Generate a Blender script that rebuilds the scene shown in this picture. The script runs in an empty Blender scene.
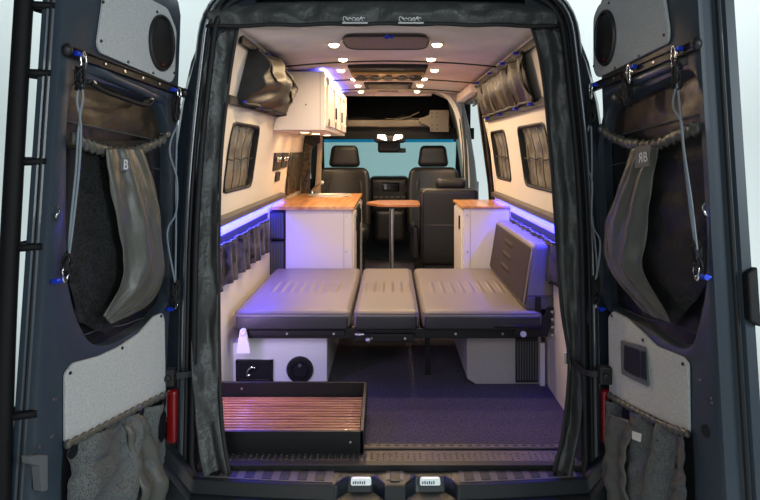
import bpy, bmesh, math, random
from mathutils import Vector, Matrix, noise
random.seed(7)
PI = math.pi
sc = bpy.context.scene
C = bpy.context.collection
EYE = 1.31; F = 626.0

def P(px, py, Y):
    return Vector(((px-390)/F*Y, Y, EYE-(py-150)/F*Y))

# ------------------------------------------------------------------ materials
def mat(name, col, rough=.5, metal=0, bump=0, bscale=200, emis=None, estr=0, var=0, vscale=8, coat=0, spec=.5, sheen=0, col2=None):
    m = bpy.data.materials.new(name); m.use_nodes = True
    nt = m.node_tree; b = nt.nodes['Principled BSDF']
    b.inputs['Base Color'].default_value = (*col, 1)
    b.inputs['Roughness'].default_value = rough
    b.inputs['Metallic'].default_value = metal
    b.inputs['Coat Weight'].default_value = coat
    b.inputs['Specular IOR Level'].default_value = spec
    b.inputs['Sheen Weight'].default_value = sheen
    tc = nt.nodes.new('ShaderNodeTexCoord')
    if var or col2:
        n = nt.nodes.new('ShaderNodeTexNoise'); n.inputs['Scale'].default_value = vscale; n.inputs['Detail'].default_value = 5
        nt.links.new(tc.outputs['Object'], n.inputs['Vector'])
        r = nt.nodes.new('ShaderNodeValToRGB')
        c2 = col2 or tuple(min(1, c*(1+var)) for c in col)
        c1 = col if col2 else tuple(c*(1-var) for c in col)
        r.color_ramp.elements[0].position = .38; r.color_ramp.elements[1].position = .62
        r.color_ramp.elements[0].color = (*c1, 1); r.color_ramp.elements[1].color = (*c2, 1)
        nt.links.new(n.outputs['Fac'], r.inputs['Fac']); nt.links.new(r.outputs['Color'], b.inputs['Base Color'])
    if bump:
        n = nt.nodes.new('ShaderNodeTexNoise'); n.inputs['Scale'].default_value = bscale; n.inputs['Detail'].default_value = 3
        nt.links.new(tc.outputs['Object'], n.inputs['Vector'])
        bp = nt.nodes.new('ShaderNodeBump'); bp.inputs['Strength'].default_value = bump; bp.inputs['Distance'].default_value = .01
        nt.links.new(n.outputs['Fac'], bp.inputs['Height']); nt.links.new(bp.outputs['Normal'], b.inputs['Normal'])
    if emis:
        b.inputs['Emission Color'].default_value = (*emis, 1); b.inputs['Emission Strength'].default_value = estr
    return m

def wood(name, c1, c2, scale, axis='X', rough=.35, coat=.3):
    m = mat(name, c1, rough, coat=coat); nt = m.node_tree; b = nt.nodes['Principled BSDF']
    tc = nt.nodes.new('ShaderNodeTexCoord'); mp = nt.nodes.new('ShaderNodeMapping')
    mp.inputs['Scale'].default_value = (1, 14, 14) if axis == 'X' else (14, 1, 14)
    nt.links.new(tc.outputs['Object'], mp.inputs['Vector'])
    n = nt.nodes.new('ShaderNodeTexNoise'); n.inputs['Scale'].default_value = scale; n.inputs['Detail'].default_value = 6
    nt.links.new(mp.outputs['Vector'], n.inputs['Vector'])
    r = nt.nodes.new('ShaderNodeValToRGB'); r.color_ramp.elements[0].position = .35; r.color_ramp.elements[1].position = .65
    r.color_ramp.elements[0].color = (*c1, 1); r.color_ramp.elements[1].color = (*c2, 1)
    nt.links.new(n.outputs['Fac'], r.inputs['Fac']); nt.links.new(r.outputs['Color'], b.inputs['Base Color'])
    return m

def net(name, col, density=.5, scale=170):
    m = mat(name, col, .7); nt = m.node_tree; b = nt.nodes['Principled BSDF']; out = nt.nodes['Material Output']
    tc = nt.nodes.new('ShaderNodeTexCoord'); mp = nt.nodes.new('ShaderNodeMapping')
    mp.inputs['Rotation'].default_value = (.4, .5, .8)
    ch = nt.nodes.new('ShaderNodeTexVoronoi'); ch.inputs['Scale'].default_value = scale
    nt.links.new(tc.outputs['Object'], mp.inputs['Vector']); nt.links.new(mp.outputs['Vector'], ch.inputs['Vector'])
    lt = nt.nodes.new('ShaderNodeMath'); lt.operation = 'LESS_THAN'; lt.inputs[1].default_value = .56 - density*.3
    nt.links.new(ch.outputs['Distance'], lt.inputs[0])
    tr = nt.nodes.new('ShaderNodeBsdfTransparent'); mx = nt.nodes.new('ShaderNodeMixShader')
    nt.links.new(lt.outputs[0], mx.inputs[0]); nt.links.new(b.outputs[0], mx.inputs[1]); nt.links.new(tr.outputs[0], mx.inputs[2])
    nt.links.new(mx.outputs[0], out.inputs[0])
    return m

def tinted(name, col, gloss=.06):
    m = bpy.data.materials.new(name); m.use_nodes = True; nt = m.node_tree; nt.nodes.remove(nt.nodes['Principled BSDF'])
    out = nt.nodes['Material Output']
    t = nt.nodes.new('ShaderNodeBsdfTransparent'); t.inputs[0].default_value = (*col, 1)
    g = nt.nodes.new('ShaderNodeBsdfGlossy'); g.inputs['Roughness'].default_value = .03
    mx = nt.nodes.new('ShaderNodeMixShader'); mx.inputs[0].default_value = gloss
    nt.links.new(t.outputs[0], mx.inputs[1]); nt.links.new(g.outputs[0], mx.inputs[2]); nt.links.new(mx.outputs[0], out.inputs[0])
    return m

M = dict(
    paint=mat('navy paint', (.030,.044,.060), .4, coat=.15, spec=.5),
    paint_dark=mat('dark body paint', (.012,.018,.026), .3, coat=.5),
    black=mat('black plastic', (.010,.010,.011), .45),
    rubber=mat('black rubber', (.006,.007,.008), .6, spec=.35),
    satin=mat('black powder coat', (.010,.010,.011), .42, spec=.3),
    wall=mat('cream wall vinyl', (.72,.66,.56), .6, bump=.05, bscale=400),
    ceil=mat('ceiling fabric', (.74,.61,.555), .85, bump=.15, bscale=350, var=.06, vscale=5),
    white=mat('white laminate', (.74,.70,.69), .35),
    whitebox=mat('white gloss plastic', (.78,.78,.80), .3),
    carpet=mat('charcoal purple carpet', (.054,.041,.066), .95, bump=1.0, bscale=160, var=.5, vscale=95, sheen=.1),
    graycloth=mat('light grey carpet panel', (.47,.485,.48), .95, bump=.35, bscale=350, var=.10, vscale=160),
    boxcloth=mat('grey box carpet', (.40,.38,.36), .95, bump=.35, bscale=350, var=.10, vscale=160),
    vinyl=mat('taupe vinyl', (.180,.152,.134), .42, bump=.05, bscale=250, coat=.1),
    vinyl_dark=mat('dark taupe vinyl', (.085,.075,.078), .42, bump=.05, bscale=250),
    vinyl_back=mat('brown backrest vinyl', (.045,.036,.032), .65, spec=.15, bump=.05, bscale=250),
    ventmesh=mat('grey vent mesh', (.20,.165,.155), .6, bump=.3, bscale=300),
    voidblack=mat('unlit black trim', (.004,.005,.005), .8, spec=.2),
    sinksteel=mat('satin sink steel', (.80,.78,.74), .35, .6),
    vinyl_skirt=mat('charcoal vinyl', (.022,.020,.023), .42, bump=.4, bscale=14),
    pocketcloth=mat('glossy pocket fabric', (.008,.008,.009), .25, col2=(.075,.072,.07), vscale=13, bump=.5, bscale=16),
    leather=mat('black leather', (.007,.0065,.006), .45, bump=.1, bscale=160),
    counter=wood('bamboo worktop', (.40,.17,.06), (.68,.34,.12), 2.5, 'Y'),
    slat=wood('teak slat', (.22,.085,.045), (.46,.20,.10), 3.5, 'X', .3),
    curtain=mat('charcoal coated fabric', (.040,.043,.041), .45, bump=.9, bscale=22, coat=0),
    hem=mat('black binding', (.010,.010,.011), .7),
    chrome=mat('chrome', (.75,.75,.75), .15, 1),
    steel=mat('brushed steel', (.55,.55,.56), .3, 1),
    alu=mat('aluminium tread', (.13,.115,.11), .4, .7, bump=.3, bscale=300),
    bronze=mat('bronze reflection tone', (.45,.25,.09), .35, .5),  # colour stands in for golden reflections in the roof vent recess
    blue=mat('blue anodised', (.01,.05,.62), .3, .3),
    bluelamp=mat('blue tip', (.02,.03,.7), .3),
    bagcloth=mat('olive grey ripstop', (.085,.085,.072), .38, bump=.1, bscale=120),
    bagbrown=mat('brown mesh fabric', (.022,.018,.013), .5, var=.6, vscale=14, bump=.3, bscale=120),
    bagtan=mat('olive trim fabric', (.10,.09,.06), .5, bump=.2, bscale=90),
    bagdark=mat('dark storage mesh', (.014,.013,.013), .6, bump=.3, bscale=150, var=.4, vscale=20),
    cover=mat('quilted shade', (.018,.015,.012), .4, bump=.25, bscale=14, coat=0, col2=(.055,.035,.018), vscale=9),
    coverlow=mat('black quilted shade', (.006,.007,.009), .35, bump=.1, bscale=20),
    shade=mat('window shade brown', (.17,.155,.125), .35, bump=.4, bscale=18, var=.25, vscale=12),
    camo=mat('patterned curtain', (.005,.005,.005), .3, col2=(.10,.075,.045), vscale=26),
    net_black=net('black netting', (.008,.009,.009), .75),
    net_gray=net('grey netting', (.11,.118,.115), .72, 240),
    cord=mat('grey cord', (.19,.23,.26), .6),
    red=mat('red tail lens', (.20,.004,.006), .2, coat=.5, emis=(1,.02,.02), estr=.01),
    mark=mat('white print', (.62,.63,.62), .6),
    tag=mat('tag grey', (.10,.11,.115), .6),
    pillar=mat('beige pillar trim', (.42,.34,.25), .6),
    slatewall=mat('slate pillar paint', (.10,.13,.16), .35, coat=.3),
    shelf=mat('tan shelf edge', (.062,.050,.035), .6, bump=.1),
    tablewood=wood('table wood', (.30,.11,.045), (.46,.20,.08), 3, 'X'),
    screen=mat('dark screen', (.004,.004,.005), .1),
    lampwhite=mat('lamp lens lit', (1,.9,.75), .4, emis=(1,.74,.42), estr=12),
    dome=mat('dome lens lit', (1,.9,.75), .4, emis=(1,.80,.55), estr=9),
    led=mat('blue led strip', (.2,.2,1), .4, emis=(.07,.09,1), estr=3.5),
    ledfront=mat('violet led strip', (.2,.2,1), .4, emis=(.07,.09,1), estr=3.5),
    plate=mat('lit white lens', (.75,.80,.80), .3, emis=(.8,.95,1), estr=.25),
    drop=mat('studio backdrop', (.80,.84,.84), .95),
    bumper=mat('bumper plastic', (.007,.011,.014), .4, bump=.1, bscale=500),
    step=mat('step plastic', (.10,.09,.10), .35, bump=.1, bscale=400),
    glass=tinted('windscreen glass', (.45,.66,.66)),
    glass_band=tinted('windscreen shade band', (.01,.22,.40)),
    glass_dark=tinted('privacy glass', (.10,.12,.13), .1),
    ladder=mat('black ladder', (.004,.004,.005), .6, spec=.2),
)

# ------------------------------------------------------------------ mesh builder
def resample(pts, n):
    pts = [Vector(p) for p in pts]
    L = [0]
    for a, b in zip(pts, pts[1:]): L.append(L[-1]+(b-a).length)
    out = []; j = 0
    for i in range(n):
        t = L[-1]*i/(n-1)
        while j < len(L)-2 and L[j+1] < t: j += 1
        d = L[j+1]-L[j]
        out.append(pts[j].lerp(pts[j+1], 0 if d == 0 else (t-L[j])/d))
    return out
def smooth_line(pts, n):
    pts = [Vector(p) for p in pts]; out = []
    if len(pts) < 3: return resample(pts, n)
    q = [pts[0]*2-pts[1]]+pts+[pts[-1]*2-pts[-2]]
    for i in range(1, len(q)-2):
        for k in range(8):
            t = k/8; a, b, c, d = q[i-1], q[i], q[i+1], q[i+2]
            out.append(.5*((2*b)+(c-a)*t+(2*a-5*b+4*c-d)*t*t+(3*b-a-3*c+d)*t**3))
    out.append(pts[-1])
    return resample(out, n)
def round_poly(poly, r, k=5):
    out = []; n = len(poly); poly = [Vector(p) for p in poly]
    for i in range(n):
        p = poly[i]; a = poly[i-1]-p; b = poly[(i+1) % n]-p
        rr = min(r, a.length*.45, b.length*.45)
        s = p+a.normalized()*rr; e = p+b.normalized()*rr
        for j in range(k+1):
            t = j/k; out.append(s*(1-t)**2+p*2*t*(1-t)+e*t*t)
    return out

class MB:
    def __init__(s): s.v = []; s.f = []
    def add(s, vs, fs):
        o = len(s.v); s.v += [Vector(x) for x in vs]; s.f += [tuple(i+o for i in f) for f in fs]; return s
    def box(s, x0, x1, y0, y1, z0, z1, T=None):
        vs = [Vector((x, y, z)) for x in (x0, x1) for y in (y0, y1) for z in (z0, z1)]
        if T: vs = [T(p) for p in vs]
        return s.add(vs, [(0,1,3,2),(4,6,7,5),(0,4,5,1),(2,3,7,6),(0,2,6,4),(1,5,7,3)])
    def prism(s, poly, d):
        n = len(poly); d = Vector(d); vs = [Vector(p) for p in poly]; vs += [p+d for p in vs]
        return s.add(vs, [tuple(range(n)), tuple(range(2*n-1, n-1, -1))]+[(i, (i+1) % n, n+(i+1) % n, n+i) for i in range(n)])
    def loft(s, loops, closed=True, caps=False):
        n = len(loops[0]); vs = [p for l in loops for p in l]; fs = []
        m = n if closed else n-1
        for j in range(len(loops)-1):
            for i in range(m):
                a = j*n+i; b = j*n+(i+1) % n; fs.append((a, b, b+n, a+n))
        if caps: fs += [tuple(range(n)), tuple(range((len(loops)-1)*n, len(loops)*n))]
        return s.add(vs, fs)
    def tube(s, pts, r, n=8, closed=False):
        pts = [Vector(p) for p in pts]; loops = []; N = len(pts)
        up = None
        for i, p in enumerate(pts):
            if closed: t = pts[(i+1) % N]-pts[i-1]
            else: t = pts[min(i+1, N-1)]-pts[max(i-1, 0)]
            if t.length < 1e-9: t = Vector((0, 0, 1))
            t.normalize()
            if up is None:
                up = Vector((0, 0, 1)) if abs(t.z) < .9 else Vector((1, 0, 0))
            a = up-t*up.dot(t)
            if a.length < 1e-6: a = t.orthogonal()
            a.normalize(); up = a; b = t.cross(a)
            rr = r(i/(N-1)) if callable(r) else r
            loops.append([p+a*rr*math.cos(2*PI*k/n)+b*rr*math.sin(2*PI*k/n) for k in range(n)])
        if closed: loops.append(loops[0])
        return s.loft(loops, True, not closed)
    def cyl(s, a, b, r, n=20, r2=None):
        a = Vector(a); b = Vector(b); t = (b-a).normalized(); x = t.orthogonal().normalized(); y = t.cross(x)
        l = [[c+x*q*math.cos(2*PI*k/n)+y*q*math.sin(2*PI*k/n) for k in range(n)] for c, q in ((a, r), (b, r if r2 is None else r2))]
        return s.loft(l, True, True)
    def ball(s, c, r, n=10):
        c = Vector(c); rx, ry, rz = r if isinstance(r, (tuple, list)) else (r, r, r); loops = []
        for i in range(n+1):
            th = PI*i/n+(1e-3 if i == 0 else -1e-3 if i == n else 0)
            loops.append([c+Vector((rx*math.sin(th)*math.cos(2*PI*k/(2*n)), ry*math.sin(th)*math.sin(2*PI*k/(2*n)), rz*math.cos(th))) for k in range(2*n)])
        return s.loft(loops, True, True)
    def grid(s, fn, nu, nv):
        vs = [fn(i/nu, j/nv) for j in range(nv+1) for i in range(nu+1)]
        return s.add(vs, [(j*(nu+1)+i, j*(nu+1)+i+1, (j+1)*(nu+1)+i+1, (j+1)*(nu+1)+i) for j in range(nv) for i in range(nu)])
    def rbox(s, c, size, r, fn=None, seg=(10, 10, 3), T=None):
        c = Vector(c); h = [x/2 for x in size]; r = min(r, min(h)*.98)
        ax = []
        for k in range(3):
            hi = h[k]-r; n = seg[k]
            arc = [hi+r*math.tan(PI/4*t/3) for t in range(1, 4)]
            mid = [-hi+2*hi*i/n for i in range(n+1)]
            ax.append([-a for a in reversed(arc)]+mid+arc)
        def pt(q):
            p = Vector([max(-(h[k]-r), min(h[k]-r, q[k])) for k in range(3)]); d = Vector(q)-p
            w = p+(d.normalized()*r if d.length > 1e-9 else d)
            if fn: w = fn(w)
            w = w+c
            return T(w) if T else w
        for k in range(3):
            a, b = [(1, 2), (0, 2), (0, 1)][k]
            for sg in (-1, 1):
                A = ax[a]; B = ax[b]; vs = []
                for y in B:
                    for x in A:
                        q = [0, 0, 0]; q[a] = x; q[b] = y; q[k] = sg*h[k]; vs.append(pt(q))
                n = len(A)
                s.add(vs, [(j*n+i, j*n+i+1, (j+1)*n+i+1, (j+1)*n+i) for j in range(len(B)-1) for i in range(n-1)])
        return s
    def build(s, name, m, parent=None, smooth=False, bevel=0, solid=0, double=False):
        me = bpy.data.meshes.new(name)
        if parent is not None: org = wpos(parent)
        else:
            xs = [p.x for p in s.v]; ys = [p.y for p in s.v]; zs = [p.z for p in s.v]
            org = Vector(((min(xs)+max(xs))/2, (min(ys)+max(ys))/2, min(zs)))
        me.from_pydata([tuple(p-org) for p in s.v], [], s.f)
        bm = bmesh.new(); bm.from_mesh(me); bmesh.ops.remove_doubles(bm, verts=bm.verts, dist=1e-5)
        bmesh.ops.recalc_face_normals(bm, faces=bm.faces)
        if smooth:
            for f in bm.faces: f.smooth = True
        bm.to_mesh(me); bm.free()
        me.materials.append(M[m] if isinstance(m, str) else m)
        o = bpy.data.objects.new(name, me); C.objects.link(o)
        if parent is not None: o.parent = parent
        else: o.location = org
        if smooth == 'auto':
            for e in me.edges: pass
            me.set_sharp_from_angle(angle=math.radians(38))
        if solid:
            md = o.modifiers.new('thickness', 'SOLIDIFY'); md.thickness = solid; md.offset = 0
        if bevel:
            md = o.modifiers.new('bevel', 'BEVEL'); md.width = bevel; md.segments = 2; md.limit_method = 'ANGLE'; md.angle_limit = math.radians(40)
        return o

class Many:
    def __init__(s): s.l = []
    def new(s): m = MB(); s.l.append(m); return m
    def build(s, name, m, parent, **k): return [q.build(name, m, parent, **k) for q in s.l]
def wpos(o):
    p = Vector(o.location)
    while o.parent: o = o.parent; p += Vector(o.location)
    return p
def tag(o, label=None, cat=None, group=None, kind=None):
    if label: o['label'] = label
    if cat: o['category'] = cat
    if group: o['group'] = group
    if kind: o['kind'] = kind
    return o
def thing(name, label, cat, loc, group=None):
    o = bpy.data.objects.new(name, None); C.objects.link(o); o.location = loc; o.empty_display_size = .05
    return tag(o, label, cat, group)
def struct(name, loc):
    o = bpy.data.objects.new(name, None); C.objects.link(o); o.location = loc; o.empty_display_size = .05
    o['kind'] = 'structure'; return o
def S(o): o['kind'] = 'structure'; return o

def cloth(Lp, Rp, nu, nv, fn, off):
    """sheet between a left and a right polyline; off(s,t) gives displacement along fn's normal axis"""
    A = smooth_line(Lp, nv+1); B = smooth_line(Rp, nv+1); mb = MB()
    vs = []
    for j in range(nv+1):
        for i in range(nu+1):
            s, t = i/nu, j/nv; p = A[j].lerp(B[j], s); vs.append(fn(p, off(s, t)))
    mb.add(vs, [(j*(nu+1)+i, j*(nu+1)+i+1, (j+1)*(nu+1)+i+1, (j+1)*(nu+1)+i) for j in range(nv) for i in range(nu)])
    return mb

def area(name, loc, target, size, energy, col, sy=None, parent=None, shape='RECTANGLE', spread=None):
    l = bpy.data.lights.new(name, 'AREA'); l.energy = energy; l.color = col; l.shape = shape; l.size = size
    if shape in ('RECTANGLE', 'ELLIPSE'): l.size_y = sy or size
    if spread: l.spread = spread
    o = bpy.data.objects.new(name, l); C.objects.link(o)
    loc = Vector(loc); d = Vector(target)-loc
    o.rotation_euler = d.to_track_quat('-Z', 'Y').to_euler()
    if parent: o.parent = parent; o.location = loc-wpos(parent)
    else: o.location = loc
    return o

# ------------------------------------------------------------------ camera
cam = bpy.data.cameras.new('camera'); co = bpy.data.objects.new('camera', cam); C.objects.link(co)
co.location = (0, 0, EYE); co.rotation_euler = (PI/2, 0, 0)
cam.sensor_width = 36; cam.lens = F/760*36; cam.shift_x = -10/760; cam.shift_y = -100/760
cam.clip_start = .05; cam.clip_end = 200
sc.camera = co
sc.view_settings.view_transform = 'Standard'; sc.view_settings.look = 'None'; sc.view_settings.gamma = 1
sc.view_settings.exposure = 0; sc.view_settings.use_curve_mapping = False
sc.cycles.use_denoising = True
sc.cycles.max_bounces = 6; sc.cycles.diffuse_bounces = 4; sc.cycles.sample_clamp_indirect = 4
sc.cycles.transparent_max_bounces = 16

w = bpy.data.worlds.new('studio'); sc.world = w; w.use_nodes = True
w.node_tree.nodes['Background'].inputs[0].default_value = (.55, .68, .75, 1)
w.node_tree.nodes['Background'].inputs[1].default_value = .12

# ------------------------------------------------------------------ studio
def prof_cyc():
    pts = [(-3, -.75), (7.5, -.75)]
    for k in range(9):
        a = PI/2*k/8; pts.append((9.5+2.5*math.sin(a)-.0, 1.75-2.5*math.cos(a)))
    pts.append((12, 11)); return pts
mb = MB(); pr = prof_cyc()
mb.loft([[Vector((x, y, z)) for y, z in pr] for x in (-16, 16)], False)
S(mb.build('wall_backdrop', 'drop', smooth=True))
area('backdrop_softbox', (-5.5, 7.5, 7.5), (-6, 12, 1.5), 5, 370, (.90, 1, 1), 3)
area('backdrop_softbox.001', (5.5, 7.5, 7.5), (6, 12, 1.5), 5, 480, (.93, 1, 1), 3)
area('front_softbox', (.3, -2.6, 3.2), (0, 2.6, 1.2), 2.6, 55, (.85, .95, 1), 1.4)
area('side_softbox', (4.4, -1.6, 2.5), (1.0, 2.2, .9), 1.8, 170, (.85, .95, 1), 2.0)
area('low_softbox', (-1.0, -3.2, .5), (-.1, 3.2, .9), 1.6, 30, (1, .93, .86), 1.2)

# ------------------------------------------------------------------ van shell
WP = [(0, .885), (.9, .885), (1.1, .865), (1.31, .84), (1.6, .785), (1.84, .725), (1.89, .66)]
def wx(z):
    if z <= 0: return WP[0][1]
    for (a, xa), (b, xb) in zip(WP, WP[1:]):
        if z <= b: return xa+(xb-xa)*(z-a)/(b-a)
    return WP[-1][1]
def wall(name, sx, y0, y1, holes):
    zs = sorted({z for z, _ in WP} | {h[2] for h in holes} | {h[3] for h in holes})
    ys = sorted({y0, y1} | {h[0] for h in holes} | {h[1] for h in holes})
    mb = MB()
    for za, zb in zip(zs, zs[1:]):
        for ya, yb in zip(ys, ys[1:]):
            if any(h[0] <= ya < h[1] and h[2] <= za < h[3] for h in holes): continue
            mb.add([(sx*wx(z), y, z) for y, z in ((ya, za), (yb, za), (yb, zb), (ya, zb))], [(0, 1, 2, 3)])
    o = S(mb.build(name, 'wall', smooth=False, solid=.02))
    o.modifiers[0].offset = -1 if sx > 0 else 1
    return o
def ceil_z(x): return 1.895-.03*(x/.66)**2
LW = [(3.2, 3.86, 1.09, 1.45)]
RW = [(3.25, 3.95, 1.09, 1.45), (4.40, 5.00, 1.09, 1.45)]
wl = wall('wall_left', -1, 2.82, 6.28, LW); wr = wall('wall_right', 1, 2.82, 5.12, RW)
for o in (wl, wr): o.modifiers[0].offset = 0
mb = MB(); mb.grid(lambda u, v: Vector((-.68+1.36*u, 2.80+3.5*v, ceil_z(-.68+1.36*u))), 24, 2)
S(mb.build('ceiling', 'ceil', smooth=True, solid=.012))
mb = MB(); mb.box(-.885, .885, 2.73, 7.6, -.03, 0); S(mb.build('floor', 'carpet'))
# ceiling seams
for k, y in enumerate((4.05, 5.06, 5.86)):
    mb = MB(); mb.tube([(x, y+.03*(x/.7)**2, ceil_z(x)-.006) for x in [-.70+1.4*i/24 for i in range(25)]], .009, 6)
    S(mb.build('trim_%d' % (k+1), 'black', smooth=True))
# outer body skin
BP = [(-.3, .972), (0, .975), (1.2, .962), (1.52, .925), (1.70, .885), (1.83, .835), (1.93, .775), (2.01, .66)]
mb = MB(); prof = [(-x, z) for z, x in BP]+[(0, 2.04)]; prof = prof+[(-x, z) for x, z in reversed(prof[:-1])]
def skin(y0, y1, pf):
    return [[Vector((x, y, z)) for x, z in pf] for y in (y0, y1)]
mb.loft(skin(2.8, 5.15, prof), False)
left = [p for p in prof if p[0] <= .7]
mb.loft(skin(5.15, 6.25, left), False); mb.loft(skin(6.25, 6.5, left), False)
S(mb.build('wall_outer', 'paint', solid=.01))

# rear opening frame (painted ring with seals)
def open_loop(off, dy):
    base = [(-.80, -.06), (-.815, 1.15), (-.745, 1.985), (.735, 1.985), (.805, 1.15), (.79, -.06)]
    R = [.10, .4, .17, .17, .4, .10]
    pts = []
    n = len(base)
    for i in range(n):
        p = Vector(base[i]); a = (Vector(base[i-1])-p); b = (Vector(base[(i+1) % n])-p)
        r = min(R[i], a.length*.45, b.length*.45); s = p+a.normalized()*r; e = p+b.normalized()*r
        for j in range(9):
            t = j/8; pts.append(s*(1-t)**2+p*2*t*(1-t)+e*t*t)
    out = []
    for i, p in enumerate(pts):
        t = (pts[(i+1) % len(pts)]-pts[i-1]).normalized(); nrm = Vector((-t.y, t.x))
        q = p+nrm*off*(1.0); z = q.y
        out.append(Vector((q.x, 2.72+.10*(z-EYE)+dy, z)))
    return out
mb = MB()
mb.loft([open_loop(o, d) for o, d in ((.008, .12), (.008, .03), (.02, .02), (.035, .03), (.045, .015), (.055, -.005), (.072, -.012), (.085, .0), (.10, .02), (.115, .08), (.125, .3))])
S(mb.build('wall_rear', 'paint_dark', smooth=True))
mb = MB(); mb.tube(open_loop(.02, .0), .014, 8, True); mb.tube(open_loop(.048, .0), .008, 8, True)
S(mb.build('trim_4', 'rubber', smooth=True))

# sill and tread plate
mb = MB(); mb.box(-.79, .79, 2.625, 2.735, -.03, .002)
for i in range(60):
    x = -.78+i*.026
    for j in range(3):
        y = 2.645+j*.022+(.008 if i % 2 else 0); mb.cyl((x, y, .001), (x, y, .005), .006, 6, .004)
S(mb.build('trim_5', 'alu'))
mb = MB(); mb.box(-.79, .79, 2.735, 2.765, -.01, .012)
S(mb.build('trim_6', 'alu', bevel=.003))
mb = MB(); mb.box(-.8, .8, 2.59, 2.628, -.07, .006); mb.box(-.79, .79, 2.728, 2.738, 0, .009); mb.box(-.79, .79, 2.762, 2.772, 0, .012)
for i in range(40): mb.box(-.78+i*.04, -.76+i*.04, 2.744, 2.756, .0115, .0135)
S(mb.build('trim_7', 'black', bevel=.003))

# ------------------------------------------------------------------ bumper
bt = thing('rear_bumper', 'dark plastic step bumper with ribbed top below the rear opening', 'bumper', (0, 2.5, -.4))
NOT = [(-.215, -.02), (.06, .265)]
def yfront(x): return 2.48+.055*(x/.8)**2
def notch(x):
    for a, b in NOT:
        if a < x < b: return min(1, (x-a)/.045, (b-x)/.045)
    return 0
xs = [-.98+1.96*i/196 for i in range(197)]
loops = []
for x in xs:
    yf = yfront(x); n = notch(x); yr = 2.64; e = max(0, abs(x)-.80)*1.1
    loops.append([Vector((x, y, z)) for y, z in ((yr, -.40), (yr, -.017+e), (yf+n*.075+.012, -.017+e-.003*n), (yf+n*.075, -.024+e), (yf-.012+n*.06, -.072+e), (yf-.035, -.080+e), (yf-.045, -.090+e), (yf-.05, -.15), (yf-.03, -.40))])
mb = MB(); mb.loft(loops, True, True); mb.build('bumper_body', 'bumper', bt, smooth='auto')
pads = Many()
def pad(x0, x1):
    a, b = (yfront(x0)+.02, yfront(x1)+.02)
    pads.new().prism([(x0, a, -.018), (x1, b, -.018), (x1, 2.585, -.018), (x0, 2.585, -.018)], (0, 0, .006))
mb = MB()
mb.prism([(x, yfront(x)+.012, -.0165) for x in [-.76+.053*i for i in range(11)]]+[(-.23, 2.588, -.0165), (-.76, 2.588, -.0165)], (0, 0, .002))
mb.prism([(x, yfront(x)+.012, -.0165) for x in [.28+.048*i for i in range(11)]]+[(.76, 2.588, -.0165), (.28, 2.588, -.0165)], (0, 0, .002))
mb.prism([(-.015, 2.515, -.0165), (.055, 2.515, -.0165), (.055, 2.588, -.0165), (-.015, 2.588, -.0165)], (0, 0, .002))
mb.build('step_surface', 'step', bt)
for i in range(7): pad(-.735+i*.072, -.695+i*.072)
for i in range(7): pad(.30+i*.068, .34+i*.068)
pad(0, .04); pad(-.19, -.16) if False else None
pads.build('tread_pad', 'bumper', bt, bevel=.002)
for k, (a, b) in enumerate(NOT):
    c = (a+b)/2; mb = MB(); poly = round_poly([(c-.042, 2.53, -.046), (c+.042, 2.53, -.046), (c+.040, 2.536, -.022), (c-.040, 2.536, -.022)], .008, 4)
    mb.prism(poly, (0, .012, .002)); pl = mb.build('plate_lamp', 'plate', bt); pl['label'] = 'lit white number plate lamp in a bumper notch'
    mb = MB()
    for q in range(6): mb.box(c-.032+q*.009, c-.028+q*.009, 2.5278, 2.5292, -.040, -.030+.003*(q % 2))
    mb.build('lamp_print', 'black', pl)

# ------------------------------------------------------------------ curtains at the rear opening
def wr_(s, t, a, f, sd=0): return a*(noise.noise(Vector((s*f, t*f*1.3, sd)))+.5*noise.noise(Vector((s*f*2.3, t*f*2.9, sd+5))))
def planeY(p, d): return Vector((p.x, p.y-d, p.z))
def side_curtain(label, Lpx, Rpx, hem_on_right, sd):
    Lp = [P(x, y, Y) for x, y, Y in Lpx]; Rp = [P(x, y, Y) for x, y, Y in Rpx]
    t = thing('insulated_curtain', label, 'curtain', (Lp[-1]+Rp[-1])/2)
    mb = cloth(Lp, Rp, 24, 90, planeY, lambda s, v: .010*math.sin(s*PI*2+v*2)+wr_(s*.8, v*4, .022, 1.6, sd)+.012)
    mb.build('fabric', 'curtain', t, smooth=True, solid=.004)
    H = smooth_line(Rp if hem_on_right else Lp, 60); mb = MB()
    mb.tube([p+Vector((0, -.02+.0*i, 0)) for i, p in enumerate(H)], .009, 6); mb.build('hem', 'hem', t, smooth=True)
    return t
side_curtain('charcoal insulated door curtain hanging down the left side of the rear opening',
    [(204, 14, 2.80), (203, 90, 2.76), (196, 200, 2.72), (193, 330, 2.66), (198, 430, 2.60), (206, 478, 2.565)],
    [(240, 18, 2.82), (229, 90, 2.80), (221, 180, 2.76), (220, 330, 2.72), (223, 420, 2.64), (231, 474, 2.575)], True, 1)
side_curtain('charcoal insulated door curtain hanging down the right side of the rear opening',
    [(528, 16, 2.82), (541, 70, 2.80), (551, 170, 2.76), (560, 300, 2.72), (568, 360, 2.70), (562, 430, 2.63), (552, 470, 2.575)],
    [(560, 14, 2.80), (570, 90, 2.76), (578, 200, 2.72), (583, 330, 2.68), (578, 430, 2.61), (568, 480, 2.565)], False, 4)
t = thing('curtain_valance', 'charcoal rolled fabric valance across the top of the rear opening', 'valance', P(385, 20, 2.79))
Lp = [P(x, 4-3*math.sin(PI*(x-208)/350), 2.80) for x in range(208, 560, 10)]; Rp = [P(x, 27-2.5*math.sin(PI*(x-208)/350)+.6*math.sin(x*.11), 2.78) for x in range(208, 560, 10)]
mb = cloth(Lp, Rp, 10, 160, planeY, lambda s, v: .015*math.sin(PI*s)+wr_(s*.8, v*7, .022, 1.3, 3)*math.sin(PI*s))
mb.build('fabric', 'curtain', t, smooth=True, solid=.004)
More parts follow.
